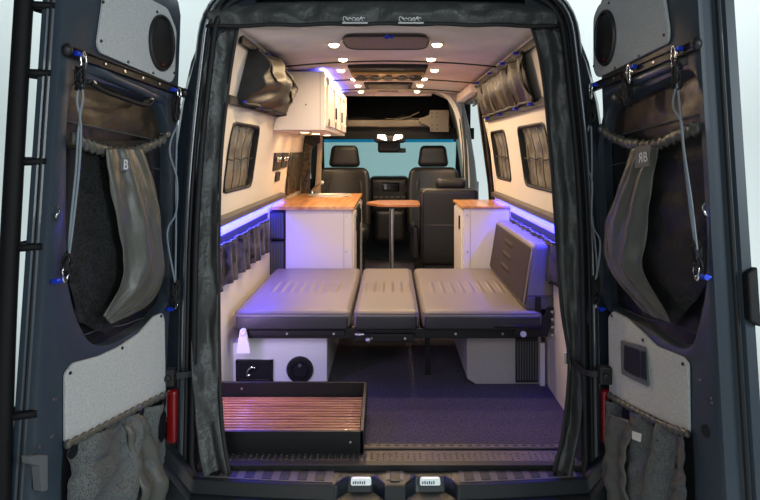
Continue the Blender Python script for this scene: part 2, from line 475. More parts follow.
mb = MB(); mb.tube([p+Vector((0, -.012, 0)) for p in Rp], .009, 6); mb.build('hem', 'hem', t, smooth=True)
for cx in (355, 411):
    mb = MB(); base = P(cx, 21, 2.715)
    mb.tube([base+Vector((-.055+.11*i/10, .0, -.008)) for i in range(11)], .0035, 4)
    for q in range(7):
        x = -.045+.0135*q
        mb.tube([base+Vector((x+.007*math.cos(a+q), -.001, .009+.009*math.sin(a)*(1.2 if q in (0, 5) else .7))) for a in [k*PI/5 for k in range(9)]], .0017, 4)
    lb = mb.build('printed_mark', 'mark', t); lb['label'] = 'small white printed mark'

# door check straps, tail lamps
for sx, lab, a, b, c in ((-1, 'left', P(206, 366, 2.70), P(190, 374, 2.60), P(170, 376, 2.56)), (1, 'right', P(568, 358, 2.70), P(585, 372, 2.60), P(604, 374, 2.56))):
    t = thing('door_check_strap', 'black folding check strap holding the open %s door' % lab, 'door strap', b)
    mb = MB(); L = smooth_line([a, b, c], 16); mb.loft([[p+Vector((0, 0, dz)) + Vector((0, dy, 0)) for dy, dz in ((-.006, -.013), (.006, -.013), (.006, .013), (-.006, .013))] for p in L], True, True)
    mb.build('strap', 'black', t, bevel=.002)
    mb = MB(); mb.box(c.x-.025, c.x+.025, c.y-.03, c.y+.01, c.z-.035, c.z+.035); mb.cyl(c+Vector((0, -.04, .0)), c+Vector((0, -.02, 0)), .014)
    mb.build('bracket', 'black', t, bevel=.005)
    mb = MB(); mb.rbox(a, (.03, .012, .05), .004, seg=(2, 2, 2)); mb.build('strap_plate', 'steel', t)
for x0, x1, lab in ((-.925, -.884, 'left'), (.878, .93, 'right')):
    mb = MB(); mb.rbox(((x0+x1)/2, 2.60, .205), (x1-x0, .04, .22), .012, seg=(2, 2, 2)); o = mb.build('tail_lamp', 'red', smooth=True)
    tag(o, 'narrow red tail lamp on the %s rear corner of the van' % lab, 'tail lamp')
    mb = MB(); mb.rbox(((x0+x1)/2, 2.59, .035), (x1-x0, .04, .06), .006, seg=(2, 2, 2)); mb.build('lamp_base', 'black', o, smooth=True)
# lower body corners beside the opening
for sx, nm in ((-1, 'trim_8'), (1, 'trim_9')):
    mb = MB()
    loops = []
    for z, xo in [(-.45, .95), (-.2, .972)]+BP[1:]:
        if z > 1.95: xo -= .01
        xi = .868 if z < 1.6 else .80 if z < 1.75 else .76 if z < 1.9 else .60
        y = 2.72+.1*(z-EYE)
        loops.append([Vector((sx*x, yy, z)) for x, yy in ((xi, y), (xo-.02, y+.01), (xo, y+.04), (xo, 2.98), (xi, 2.98))])
    mb.loft(loops, True, True); S(mb.build(nm, 'paint_dark', smooth='auto'))

# ------------------------------------------------------------------ open rear doors
class Plane:
    def __init__(s, O, theta, sx):
        s.O = Vector(O); th = math.radians(theta)
        u = Vector((sx*math.sin(th), -math.cos(th), .11)).normalized()
        v = Vector((0, .106, 1)); v = (v-u*v.dot(u)).normalized()
        s.u, s.v = u, v; n = u.cross(v); s.n = n if n.x*sx < 0 else -n
    def w(s, a, b, c=0): return s.O+s.u*a+s.v*b+s.n*c
    def loc(s, px, py, c=0):
        d = Vector(((px-390)/F, 1, -(py-150)/F)); E = Vector((0, 0, EYE)); O = s.O+s.n*c
        t = (O-E).dot(s.n)/d.dot(s.n); q = E+d*t-s.O
        return Vector((q.dot(s.u), q.dot(s.v), 0))
    def px(s, x, y, c=0): l = s.loc(x, y, c); return s.w(l.x, l.y, c)
DL = Plane((-.905, 2.70, EYE), 13, -1); DR = Plane((.905, 2.70, EYE), 7.5, 1)

def by_angle(poly, c, N):
    """resample closed polygon by angle around centre c (a, b)"""
    out = []
    for k in range(N):
        an = 2*PI*k/N; d = Vector((math.cos(an), math.sin(an))); best = None
        for i in range(len(poly)):
            p = Vector(poly[i][:2])-c; q = Vector(poly[(i+1) % len(poly)][:2])-c; e = q-p
            den = d.x*e.y-d.y*e.x
            if abs(den) < 1e-12: continue
            t = (p.x*e.y-p.y*e.x)/den; s_ = (p.x*d.y-p.y*d.x)/den
            if t > 0 and -1e-6 <= s_ <= 1+1e-6 and (best is None or t > best): best = t
        out.append(c+d*best)
    return out

def make_door(D, name, outer, hole, K):
    root = struct(name, D.O-Vector((0, 0, 1.4)))
    c = Vector(((min(p[0] for p in hole)+max(p[0] for p in hole))/2, (min(p[1] for p in hole)+max(p[1] for p in hole))/2)); N = 160
    H = by_angle(round_poly([Vector((p[0], p[1], 0)) for p in hole], .06), c, N)
    O0 = by_angle(round_poly([Vector((p[0], p[1], 0)) for p in outer], .09), c, N)
    def ex(loop, o):
        out = []
        for i, p in enumerate(loop):
            t = (loop[(i+1) % N]-loop[i-1]).normalized(); nn = Vector((t.y, -t.x))
            out.append(p+nn*(o*K if o > 0 else o))
        return out
    def L(loop, dz): return [D.w(p.x, p.y, dz*(.6 if K < 1 else 1)) for p in loop]
    mb = MB()
    mb.loft([L(ex(H, .0), -.10), L(ex(H, .0), -.06), L(ex(H, .0), -.022), L(ex(H, .012), -.004), L(ex(H, .025), 0), L(ex(O0, -.012), 0), L(ex(O0, 0), -.006), L(ex(O0, .006), -.02),
             L(ex(O0, .010), -.045), L(ex(O0, .022), -.052), L(ex(O0, .024), -.070), L(ex(O0, .036), -.076), L(ex(O0, .040), -.105), L(ex(O0, .03), -.112), L(ex(H, .02), -.115), L(ex(H, 0), -.10)])
    mb.build('door_shell', 'paint', root, smooth='auto')
    mb = MB(); mb.loft([L(ex(O0, .0165), -.0505), L(ex(O0, .030), -.053), L(ex(O0, .030), -.062), L(ex(O0, .0225), -.066)]); mb.build('door_seal', 'rubber', root, smooth=True)
    mb = MB(); mb.add(L(ex(H, .005), -.095), [tuple(range(N))]); mb.build('door_glass', 'glass_dark', root, solid=.004)
    return root, H, c
# outer outlines in door coordinates: a = distance from hinge, b = height about the hinge point
outL = [(.03, -1.55), (.73, -1.55), (.725, .75), (.03, .66)]
outR = [(.03, -1.55), (.72, -1.55), (.715, .76), (.03, .665)]
hl = [DL.loc(x, y) for x, y in ((74, 78), (104, 84), (160, 103), (171, 130), (170, 300), (150, 322), (112, 344), (92, 345), (78, 320), (68, 280), (68, 120))]
hr = [DR.loc(x, y) for x, y in ((607, 108), (640, 93), (690, 70), (698, 92), (705, 190), (703, 290), (690, 348), (668, 342), (638, 322), (606, 304), (602, 260), (600, 150))]
dl, HL, cL = make_door(DL, 'door_1', outL, hl, .45)
dr, HR, cR = make_door(DR, 'door_2', outR, hr, 1)
# window shades fixed inside the door windows
for D, root, H, c, ysplit, side in ((DL, dl, HL, cL, 133, 'left'), (DR, dr, HR, cR, 128, 'right')):
    b0 = D.loc(120 if side == 'left' else 650, ysplit, -.05).y
    t = thing('quilted_sunshade', 'dark quilted shade fitted in the window of the open %s door' % side, 'window shade', D.w(c.x, b0-.3, -.05))
    up = [p for p in H]; mb = MB()
    def shade(s, v, D=D, c=c, H=H):
        k = s*(len(H)); i = int(k) % len(H); p = c+(H[i]-c)*v
        return D.w(p.x, p.y, -.062+.006*noise.noise(Vector((p.x*7, p.y*7, 0))))
    top = MB(); low = MB()
    n = len(H)
    for R_ in range(24):
        r0, r1 = R_/24, (R_+1)/24
        for i in range(n):
            q = [c+(H[k % n]-c)*r for k, r in ((i, r0), (i+1, r0), (i+1, r1), (i, r1))]
            m_ = top if sum(p.y for p in q)/4 > b0 else low
            m_.add([D.w(p.x, p.y, -.048+.008*noise.noise(Vector((p.x*7, p.y*7, 2)))-(.006 if (abs((p.y*9) % 1) < .03) else 0)) for p in q], [(0, 1, 2, 3)])
    top.build('upper_panel', 'cover', t, smooth=True); low.build('lower_panel', 'coverlow', t, smooth=True)
    mb = MB()
    for k in range(1, 5):
        b = b0-.2*k+.08
        cr = [p for p in H]
        aL = [H[i].x for i in range(n) if abs(H[i].y-b) < .03]
        if len(aL) > 1: mb.tube([D.w(min(aL)+.01+(max(aL)-min(aL)-.02)*j/12, b+.004*math.sin(j), -.040) for j in range(13)], .0018, 4)
    aL = [H[i].x for i in range(n) if abs(H[i].y-b0) < .03]
    mb.tube([D.w(min(aL)+.01+(max(aL)-min(aL)-.02)*j/12, b0, -.038) for j in range(13)], .0025, 4)
    mb.build('stitching', 'tag', t)

def plate_on(D, px, c0, c1, r=.02):
    pts = [D.loc(x, y, c1) for x, y in px]; pts = round_poly(pts, r, 6)
    mb = MB(); mb.prism([D.w(p.x, p.y, c0) for p in pts], D.n*(c1-c0)); return mb
def screws(D, px, c, r=.006):
    mb = Many()
    for x, y in px:
        p = D.loc(x, y, c); mb.new().cyl(D.w(p.x, p.y, c), D.w(p.x, p.y, c+.003), r, 8)
    return mb
# carpeted panels
pt = thing('speaker_panel', 'light grey carpeted panel with round speaker at the top of the left door', 'panel', DL.px(140, 60, 0))
plate_on(DL, [(107, -22), (98, 44), (101, 53), (171, 83), (175, 77), (177, 30), (168, 8), (143, -5)], .002, .014, .025).build('panel', 'graycloth', pt, bevel=.003)
screws(DL, [(101, 41), (128, 62), (153, 73), (157, 12), (174, 73), (103, 2)], .014).build('screw', 'black', pt)
def speaker(D, x, y, ra, root):
    p = D.loc(x, y, .014); mb = MB(); N = 40
    def ring(r, c): return [D.w(p.x+r*math.cos(2*PI*k/N), p.y+r*1.36*math.sin(2*PI*k/N), c) for k in range(N)]
    mb.loft([ring(ra, .013), ring(ra, .022), ring(ra*.96, .028), ring(ra*.90, .027), ring(ra*.88, .020)]); o = mb.build('speaker', 'black', root, smooth='auto')
    mb = MB(); mb.loft([ring(ra*.88, .020), ring(ra*.6, .026), ring(ra*.3, .029), ring(.001, .030)]); mb.build('speaker_grille', 'rubber', o, smooth=True)
    mb = MB(); q = D.w(p.x, p.y-ra*1.05, .027); mb.cyl(q, q+D.n*.004, .005, 10); e = mb.build('badge', 'red', o); e['label'] = 'small red badge'
speaker(DL, 161, 43, .086, pt)
pt = thing('speaker_panel', 'light grey carpeted panel with round speaker at the top of the right door', 'panel', DR.px(630, 60, 0))
plate_on(DR, [(593, 18), (598, 5), (612, -4), (634, -18), (660, -25), (668, 30), (667, 43), (597, 78), (593, 70)], .002, .014, .025).build('panel', 'graycloth', pt, bevel=.003)
screws(DR, [(609, 3), (639, 56), (664, 35), (615, 68), (594, 66)], .014).build('screw', 'black', pt)
speaker(DR, 606, 38, .088, pt)
pt = thing('lower_door_panel', 'light grey carpeted panel low on the left door above the mesh pocket', 'panel', DL.px(120, 400, 0))
plate_on(DL, [(66, 374), (74, 363), (100, 356), (121, 346), (140, 333), (155, 316), (163, 313), (165, 320), (166, 393), (66, 443)], .002, .014, .012).build('panel', 'graycloth', pt, bevel=.003)
screws(DL, [(70, 373), (122, 348), (161, 316)], .014).build('screw', 'black', pt)
pt = thing('lower_door_panel', 'light grey carpeted panel with recessed grab handle low on the right door', 'panel', DR.px(650, 380, 0))
plate_on(DR, [(608, 317), (613, 311), (626, 318), (641, 332), (655, 346), (682, 357), (687, 363), (688, 433), (609, 395)], .002, .014, .012).build('panel', 'graycloth', pt, bevel=.003)
screws(DR, [(612, 316), (643, 340), (683, 364)], .014).build('screw', 'black', pt)
hd = plate_on(DR, [(620, 340), (645, 347), (648, 387), (621, 374)], .014, .022, .01).build('grab_handle', 'tag', pt, bevel=.003)
plate_on(DR, [(624, 345), (639, 350), (640, 378), (624, 370)], .022, .024, .012).build('handle_recess', 'black', hd)
plate_on(DR, [(640.5, 351), (644, 352), (645, 380), (641, 378)], .022, .030, .006).build('handle_grip', 'bumper', hd)
# pressed ridge and handle below the rails
for D, root, a, b in ((DL, dl, (86, 70), (166, 104)), (DR, dr, (604, 98), (688, 62))):
    A = D.loc(*a, 0); B = D.loc(*b, 0); mb = MB(); L = []
    for i in range(13):
        t = i/12; p = A.lerp(B, t); k = min(1, t*6, (1-t)*6)
        L.append([D.w(p.x, p.y+.010+.019*math.cos(q), .001+.020*k*math.sin(q)) for q in [PI*j/8 for j in range(9)]])
    mb.loft(L, False); mb.build('pressed_ridge', 'paint', root, smooth=True)

mb = MB(); mb.tube(smooth_line([DL.px(x, y, .03) for x, y in ((92, 83), (98, 88), (108, 93), (125, 99), (140, 104), (148, 105), (153, 101))], 30), .008, 8)
q = mb.build('pull_strap', 'rubber', dl, smooth=True); q['label'] = 'black pull strap'
def rail(D, a, b, label, anchors, nscrew):
    A = D.loc(*a, .01); B = D.loc(*b, .01)
    t = thing('cargo_rail', label, 'cargo rail', D.w(*(A.lerp(B, .5).xy), .01))
    mb = MB(); e = (B-A).normalized(); nn = Vector((-e.y, e.x, 0))*.019
    mb.prism([D.w(*p.xy, .001) for p in (A-nn, B-nn, B+nn, A+nn)], D.n*.010)
    mb.prism([D.w(*p.xy, .011) for p in (A-nn*.95, B-nn*.95, B-nn*.55, A-nn*.55)], D.n*.007)
    mb.prism([D.w(*p.xy, .011) for p in (A+nn*.55, B+nn*.55, B+nn*.95, A+nn*.95)], D.n*.007)
    mb.build('track', 'satin', t, bevel=.002)
    mb = Many()
    for i in range(nscrew):
        p = A.lerp(B, (i+.7)/(nscrew+.4)); mb.new().cyl(D.w(*p.xy, .011), D.w(*p.xy, .014), .0055, 10)
    mb.build('rail_screw', 'steel', t)
    for q in (A, B):
        mb = MB(); mb.ball(D.w(*q.xy, .012), (.018, .018, .022), 6); mb.build('end_cap', 'black', t, smooth=True)
    return t
rail(DL, (67, 50), (184, 93), 'black cargo rail with steel screws sloping across the left door', None, 6)
rail(DR, (587, 90), (697, 44), 'black cargo rail with steel screws sloping across the right door', None, 5)

def carabiner(D, x, y, root, h=.075, up=True):
    p = D.loc(x, y, .03); mb = MB(); pts = []
    for k in range(20):
        a = 2*PI*k/20; pts.append(D.w(p.x+.014*math.cos(a)*(1 if math.sin(a) > 0 else .75), p.y+h/2*math.sin(a), .035))
    mb.tube(pts, .0035, 6, True); return mb.build('carabiner', 'chrome', root, smooth=True)
def anchor(D, x, y, root):
    p = D.loc(x, y, .02); mb = MB(); mb.cyl(D.w(p.x-.013, p.y, .025), D.w(p.x+.013, p.y, .025), .009, 12); mb.cyl(D.w(p.x, p.y, .005), D.w(p.x, p.y, .03), .006, 10)
    return mb.build('anchor', 'blue', root, smooth='auto')
def cordset(D, label, top, bot, mid, blue_top, blue_bot, knots, shaft=None, bundle_only=False):
    t = thing('bungee_cord', label, 'bungee cord', D.px(*top, .03))
    anchor(D, *blue_top, t); carabiner(D, *top, t)
    if blue_bot: anchor(D, *blue_bot, t)
    if bot: carabiner(D, *bot, t, .05)
    for i, L in enumerate(mid):
        pts = [D.px(x, y, .035+.006*i) for x, y in L]; mb = MB(); mb.tube(smooth_line(pts, 60), .0042, 6)
        mb.build('cord', 'cord', t, smooth=True)
    for x, y, h in knots:
        mb = MB(); A = D.loc(x, y, .036)
        for k in range(5):
            r = random.Random(x*7+y+k); pts = []
            for j in range(12):
                a = 2*PI*j/12; pts.append(D.w(A.x+.010*math.cos(a)+r.uniform(-.004, .004), A.y+h*(r.uniform(.6, 1))*math.sin(a)+r.uniform(-.01, .01), .036+.012*math.sin(a*2+k)))
            mb.tube(pts, .0045, 6, True)
        mb.build('cord_bundle', 'rubber', t, smooth=True)
cordset(DL, 'grey bungee cord on the free-edge side of the left door', (82, 63), (64, 274), [[(80, 75), (77, 100), (80, 118), (78, 135), (76, 170), (71, 220), (68, 262)], [(80, 78), (83, 96), (80, 116), (81, 130), (79, 170), (73, 225), (68, 262)]], (77, 54), (56, 281), [(80, 78, .045), (67, 264, .035)])
cordset(DL, 'grey bungee cord on the hinge side of the left door', (178, 96), (175, 302), [[(176, 112), (177, 128), (176, 170), (176, 230), (175, 290)], [(177, 126), (171, 140), (170, 155), (177, 180), (176, 212), (168, 228), (168, 245), (175, 282)]], (173, 90), (170, 309), [(176, 108, .06), (175, 292, .06)])
cordset(DR, 'grey bungee cord on the free-edge side of the right door', (675, 57), (698, 272), [[(677, 80), (680, 110), (683, 145), (689, 200), (696, 252)], [(677, 82), (673, 105), (681, 122), (684, 150), (692, 205), (697, 250)]], (680, 49), (706, 277), [(677, 74, .05), (697, 256, .05)])
cordset(DR, 'grey bungee cord on the hinge side of the right door', (592, 91), (596, 302), [[(591, 118), (592, 160), (592, 210), (597, 262), (596, 282)], [(590, 122), (584, 150), (584, 165), (592, 180), (592, 222), (600, 240), (599, 262), (595, 282)]], (595, 85), (602, 309), [(591, 112, .06), (596, 290, .07)])
t = cordset(DR, 'black bundled strap hanging from the middle of the right door rail', (630, 74), None, [], (634, 67), None, [(626, 90, .06), (628, 94, .05), (622, 97, .03)])

# mesh bags hung on the doors
def on(D, base=0): return lambda p, d: D.w(p.x, p.y, base+d)
def gl(D, pts, c=0): return [D.loc(x, y, c) for x, y in pts]
def bag(D, side, label, net_l, net_r, pan_l, pan_r, hem, extra_net, mk, seed):
    t = thing('storage_bag', label, 'storage bag', D.px(*pan_l[0], .02))
    f = lambda s, v: .022+.035*math.sin(PI*min(1, v*1.05))*max(0, math.sin(PI*s))**.6+wr_(s*1.5, v*3, .010, 2, seed)
    cloth(gl(D, net_l), gl(D, net_r), 30, 60, on(D, -.045), f).build('netting', 'net_black', t, smooth=True)
    g = lambda s, v: .070+.060*math.sin(PI*min(1, v*.97))*math.sin(PI*(.12+.76*s))+.012*math.sin(s*17+v*2)*(1-v*.5)*(.4+.6*math.sin(PI*v))+wr_(s*2.5, v*1.6, .010, 2.0, seed+3)
    cloth(gl(D, pan_l, .035), gl(D, pan_r, .035), 34, 70, on(D, -.045), g).build('front_panel', 'bagcloth', t, smooth=True, solid=.002)
    H = smooth_line([D.px(x, y, .01) for x, y in hem], 60); mb = MB(); L = []
    for i, p in enumerate(H):
        k = 1+.25*math.sin(i*1.9)+.15*math.sin(i*3.1)
        L.append([p+D.v*.020*k*math.cos(a)+D.n*(.009*k*math.sin(a)+.005*math.sin(i*1.7)) for a in [2*PI*j/8 for j in range(8)]])
    mb.loft(L, True, True); mb.build('elastic_hem', 'bagcloth', t, smooth=True)
    e0 = Many()
    for x, y in mk:
        p = D.loc(x, y, .02); e0.new().cyl(D.w(p.x, p.y, -.01), D.w(p.x, p.y, .022), .012, 14); e0.l[-1].cyl(D.w(p.x, p.y, .022), D.w(p.x, p.y, .027), .007, 10)
    e0.build('mounting_knob', 'steel', t, smooth='auto')
    return t
bl = bag(DL, 'left', 'olive grey gathered cloth and net storage bag hanging in the left door window',
    [(72, 142), (70, 200), (74, 270), (84, 322)], [(158, 140), (160, 200), (158, 280), (112, 335)],
    [(108, 148), (108, 185), (114, 230), (120, 275), (105, 316)], [(146, 148), (157, 190), (160, 240), (162, 275), (150, 302), (113, 324)],
    [(72, 138), (85, 144), (100, 149), (125, 153), (148, 147), (166, 138)], None, [(168, 134), (94, 84), (152, 101)], 11)
br = bag(DR, 'right', 'olive grey gathered cloth and net storage bag hanging in the right door window',
    [(626, 150), (615, 210), (609, 260), (640, 312)], [(698, 128), (703, 200), (700, 280), (668, 325)],
    [(629, 148), (616, 205), (609, 228), (613, 268), (642, 312)], [(655, 147), (650, 190), (648, 240), (645, 268), (670, 324)],
    [(601, 128), (612, 137), (630, 144), (655, 145), (675, 136), (698, 127)], None, [(600, 129), (614, 97)], 23)

def text_mb(D, s, x, y, h, c, mirror=False, sx=1):
    cu = bpy.data.curves.new('lettering', 'FONT'); cu.body = s; cu.size = h; cu.extrude = .0006; cu.offset = h*.012
    o = bpy.data.objects.new('lettering', cu); C.objects.link(o); me = o.to_mesh()
    p = D.loc(x, y, c); mb = MB(); hor = 1 if D is DR else -1
    k = hor*(-1 if mirror else 1)
    vs = [D.w(p.x+v.co.x*k*sx, p.y+v.co.y, c+v.co.z) for v in me.vertices]
    mb.add(vs, [tuple(f.vertices) for f in me.polygons]); o.to_mesh_clear(); bpy.data.objects.remove(o); return mb
plate_on(DL, [(121, 158), (130, 158), (130, 171), (121, 171)], .064, .067, .004).build('logo_patch', 'tag', bl)
text_mb(DL, 'B', 123, 169, .05, .069).build('lettering_b', 'mark', bl)
plate_on(DR, [(635, 147), (650, 145), (649, 166), (635, 168)], .070, .073, .004).build('logo_patch', 'tag', br)
text_mb(DR, 'R', 643, 162, .05, .075, True).build('lettering_r', 'mark', br)
text_mb(DR, 'B', 643.3, 162, .05, .075).build('lettering_b', 'mark', br)

# lower mesh pockets
def pocket(D, label, Lp, Rp, hem, seed, fold):
    t = thing('mesh_pocket', label, 'mesh pocket', D.px(*Lp[-1], .02))
    f = lambda s, v: .015+.035*min(1, v*2)*math.sin(PI*(.06+.88*s))+.020*math.sin(s*21+v*2+seed+math.sin(s*9))*(1-.4*v)+wr_(s*2, v*2, .02, 2, seed)
    cloth(gl(D, Lp), gl(D, Rp), 50, 30, on(D), f).build('netting', 'net_gray', t, smooth=True)
    cloth(gl(D, [(x, y) for x, y in Lp]), gl(D, Rp), 4, 10, on(D, .002), lambda s, v: 0).build('backing', 'coverlow', t)
    cloth(gl(D, fold[0]), gl(D, fold[1]), 16, 30, on(D, .012), lambda s, v: f(.5, v)+.014*math.sin(s*9)).build('center_strip', 'bagcloth', t, smooth=True, solid=.002)
    H = smooth_line([D.px(x, y, .02) for x, y in hem], 60); mb = MB(); L = []
    for i, p in enumerate(H):
        k = 1+.25*math.sin(i*1.6)
        L.append([p+D.v*.012*k*math.cos(a)+D.n*(.010*k*math.sin(a)) for a in [2*PI*j/8 for j in range(8)]])
    mb.loft(L, True, True); mb.build('elastic_hem', 'bagcloth', t, smooth=True)
    return t
pocket(DL, 'grey net pocket below the carpeted panel on the left door', [(63, 444), (61, 480), (61, 540)], [(166, 398), (164, 440), (150, 520)], [(66, 445), (95, 431), (125, 415), (150, 402), (166, 394)], 2, ([(120, 424), (122, 460), (124, 520)], [(138, 414), (148, 455), (150, 515)]))
pr_ = pocket(DR, 'grey net pocket below the carpeted panel on the right door', [(609, 398), (610, 440), (610, 530)], [(693, 434), (695, 470), (696, 540)], [(609, 395), (620, 402), (645, 416), (668, 427), (688, 434)], 5, ([(622, 412), (620, 450), (622, 520)], [(650, 428), (642, 460), (648, 530)]))
plate_on(DR, [(632, 431), (641, 434), (640, 442), (632, 439)], .085, .088, .003).build('logo_patch', 'mark', pr_)

# small door fittings
t = thing('chrome_hook', 'curved chrome hook beside the window of the left door', 'hook', DL.px(57, 215, .01))
mb = MB(); mb.tube(smooth_line([DL.px(x, y, c) for x, y, c in ((57, 207, .004), (59, 211, .02), (56, 216, .02), (57, 221, .004))], 16), .004, 8); mb.build('hook', 'chrome', t, smooth=True)
t = thing('chrome_hook', 'curved chrome hook beside the window of the right door', 'hook', DR.px(706, 210, .01))
mb = MB(); mb.tube(smooth_line([DR.px(x, y, c) for x, y, c in ((706, 202, .004), (703, 207, .02), (705, 213, .02), (708, 217, .004))], 16), .004, 8); mb.build('hook', 'chrome', t, smooth=True)
t = thing('door_latch_handle', 'grey plastic latch handle at the lower free edge of the left door', 'door latch', DL.px(42, 490, .01))
plate_on(DL, [(30, 456), (48, 455), (48, 490), (42, 492), (40, 466), (31, 464)], .004, .035, .006).build('handle', 'tag', t, bevel=.003)
screws(DL, [(38, 447), (55, 399), (52, 436)], .0, .008).build('screw', 'steel', t)
t = thing('rubber_plug', 'round black plug in the right door below the cord hook', 'plug', DR.px(705, 430, .0))
screws(DR, [(706, 431)], 0, .020).build('plug', 'black', t)
screws(DR, [(711, 398), (712, 403), (700, 380)], 0, .005).build('screw', 'steel', t)
t = thing('rubber_buffer', 'black rubber buffer on the free edge of the right door', 'door buffer', DR.w(.76, -.75, -.08))
mb = MB(); mb.prism([DR.w(.745, b, c) for b, c in ((-.46, -.075), (-.44, -.11), (-.62, -.11), (-.60, -.075))], DR.u*.035); mb.build('buffer', 'rubber', t, bevel=.006)

# ladder on the outside of the left door
t = thing('door_ladder', 'black tubular ladder mounted outside the open left door', 'ladder', P(6, 480, 1.86))
A = [P(27, -40, 2.05), P(24, 0, 2.02), P(14, 170, 1.96), P(6, 330, 1.90), P(0, 520, 1.84)]
mb = MB(); mb.tube(smooth_line(A, 30), .028, 12); mb.build('side_rail', 'ladder', t, smooth=True)
B = [p+Vector((.07, .42, 0)) for p in A]
mb = MB(); mb.tube(smooth_line(B, 30), .025, 12); mb.build('side_rail', 'ladder', t, smooth=True)
for y in (4, 72, 161, 248, 417):
    p = min(smooth_line(A, 400), key=lambda q: abs(150-(q.z-EYE)*F/q.y-y))
    # bracket towards the door edge
    mb = MB(); mb.cyl(p, p+Vector((.085, .03, .0)), .013, 8); mb.build('bracket', 'ladder', t, smooth=True)
    mb = MB(); mb.cyl(p, p+Vector((.07, .42, .0)), .014, 8); mb.build('rung', 'ladder', t, smooth=True)

# ------------------------------------------------------------------ ceiling fittings
def lamp(x, y, label, e=5.0):
    z = ceil_z(x)-.006
    t = thing('ceiling_light', label, 'ceiling light', (x, y, z), 'ceiling downlights')
    mb = MB(); N = 20
    def ring(r, dz): return [Vector((x+r*math.cos(2*PI*k/N), y+r*math.sin(2*PI*k/N), z+dz)) for k in range(N)]
    mb.loft([ring(.040, 0), ring(.038, -.006), ring(.030, -.008), ring(.027, -.004)]); mb.build('trim_ring', 'steel', t, smooth=True)
    mb = MB(); mb.loft([ring(.028, -.004), ring(.026, -.014), ring(.017, -.021), ring(.001, -.024)]); mb.build('lens', 'lampwhite', t, smooth=True)
    area('ceiling_light_source', (x, y, z-.027), (x, y, 0), .05, e, (1, .73, .43), parent=t, shape='DISK')
ords = ['nearest', 'second', 'third', 'fourth', 'fifth', 'farthest']
DEP = [(42, 334, 437), (57, 343, 431), (68, 341, 434.5), (77, 354, 424), (84, 358, 420), (90, 361, 417)]
for k, (py, xl, xr) in enumerate(DEP):
    for px, side in ((xl, 'left'), (xr, 'right')):
        Y = .58*F/(150-py); x = (px-390)/F*Y
        lamp(x, Y, '%s round lit spotlight of the %s ceiling row, counted from the rear doors' % (ords[k], side))
# front oval vent
t = thing('oval_roof_vent', 'flat grey mesh roof vent cover with rounded ends near the rear doors', 'roof vent', (-.02, 3.32, 1.86))
poly = [Vector((x, y, 0)) for x, y in ((-.215, 3.08), (-.245, 3.20), (-.235, 3.42), (-.20, 3.48), (.165, 3.48), (.20, 3.42), (.20, 3.20), (.17, 3.08))]
rp = round_poly(poly, .05, 6)
mb = MB(); mb.prism([p+Vector((0, 0, ceil_z(0)-.008)) for p in rp], (0, 0, -.016)); mb.build('mesh_cover', 'ventmesh', t, bevel=.004)
mb = MB(); mb.tube([p+Vector((0, 0, ceil_z(0)-.022)) for p in rp], .007, 6, True); mb.build('rim', 'black', t, smooth=True)
mb = MB(); mb.ball((-.015, 3.07, ceil_z(0)-.03), (.014, .010, .012), 6); mb.ball((.01, 3.08, ceil_z(0)-.028), (.010, .010, .010), 6); mb.build('latch', 'blue', t, smooth=True)
# ceiling hooks
for k, (px, py, lb) in enumerate(((332, 31, 'left'), (441, 31, 'right'))):
    p = P(px, py, .585*F/(150-py)); mb = MB(); mb.cyl(p, p+Vector((0, 0, .02)), .008, 10); mb.ball(p, .009, 6)
    tag(mb.build('ceiling_stud', 'steel', smooth=True), 'small steel stud in the ceiling %s of the oval vent' % lb, 'stud')
# vent fan; golden reflections in its recess are put in as a bronze grille
t = thing('roof_fan', 'black roof fan unit with bronze panel for golden reflections and five dark blades', 'roof fan', (-.02, 4.6, 1.80))
z0 = ceil_z(0)
mb = MB(); mb.box(-.285, .255, 4.20, 4.92, z0-.035, z0-.006); o = mb.build('housing', 'satin', t, bevel=.008)
mb = MB(); mb.box(-.27, .24, 4.40, 4.86, z0-.050, z0-.034); mb.build('grille', 'bronze', t, bevel=.004)
for i in range(5):
    x = -.21+i*.099; mb = MB(); N = 16
    mb.prism([(x+.040*math.cos(2*PI*k/N), 4.63+.15*math.sin(2*PI*k/N), z0-.052) for k in range(N)], (0, 0, -.006))
    mb.prism([(x-.048, 4.62, z0-.052), (x+.048, 4.62, z0-.052), (x+.048, 4.64, z0-.052), (x-.048, 4.64, z0-.052)], (0, 0, -.008))
    mb.build('blade', 'black', t, bevel=.003)
t = thing('roof_hatch', 'slim black framed ceiling hatch nearest the cab', 'roof hatch', (-.02, 5.6, 1.85))
mb = MB(); mb.box(-.225, .195, 5.32, 5.78, z0-.022, z0-.006); mb.build('frame', 'satin', t, bevel=.008)
mb = MB(); mb.box(-.19, .16, 5.38, 5.74, z0-.028, z0-.021); mb.build('panel', 'shade', t, bevel=.004)
t = thing('ceiling_slot', 'narrow grey slot vent at the front end of the ceiling', 'vent', (-.02, 6.15, 1.87))
mb = MB(); mb.box(-.12, .08, 6.1, 6.16, z0-.014, z0-.006); mb.build('slot', 'shade', t, bevel=.003)
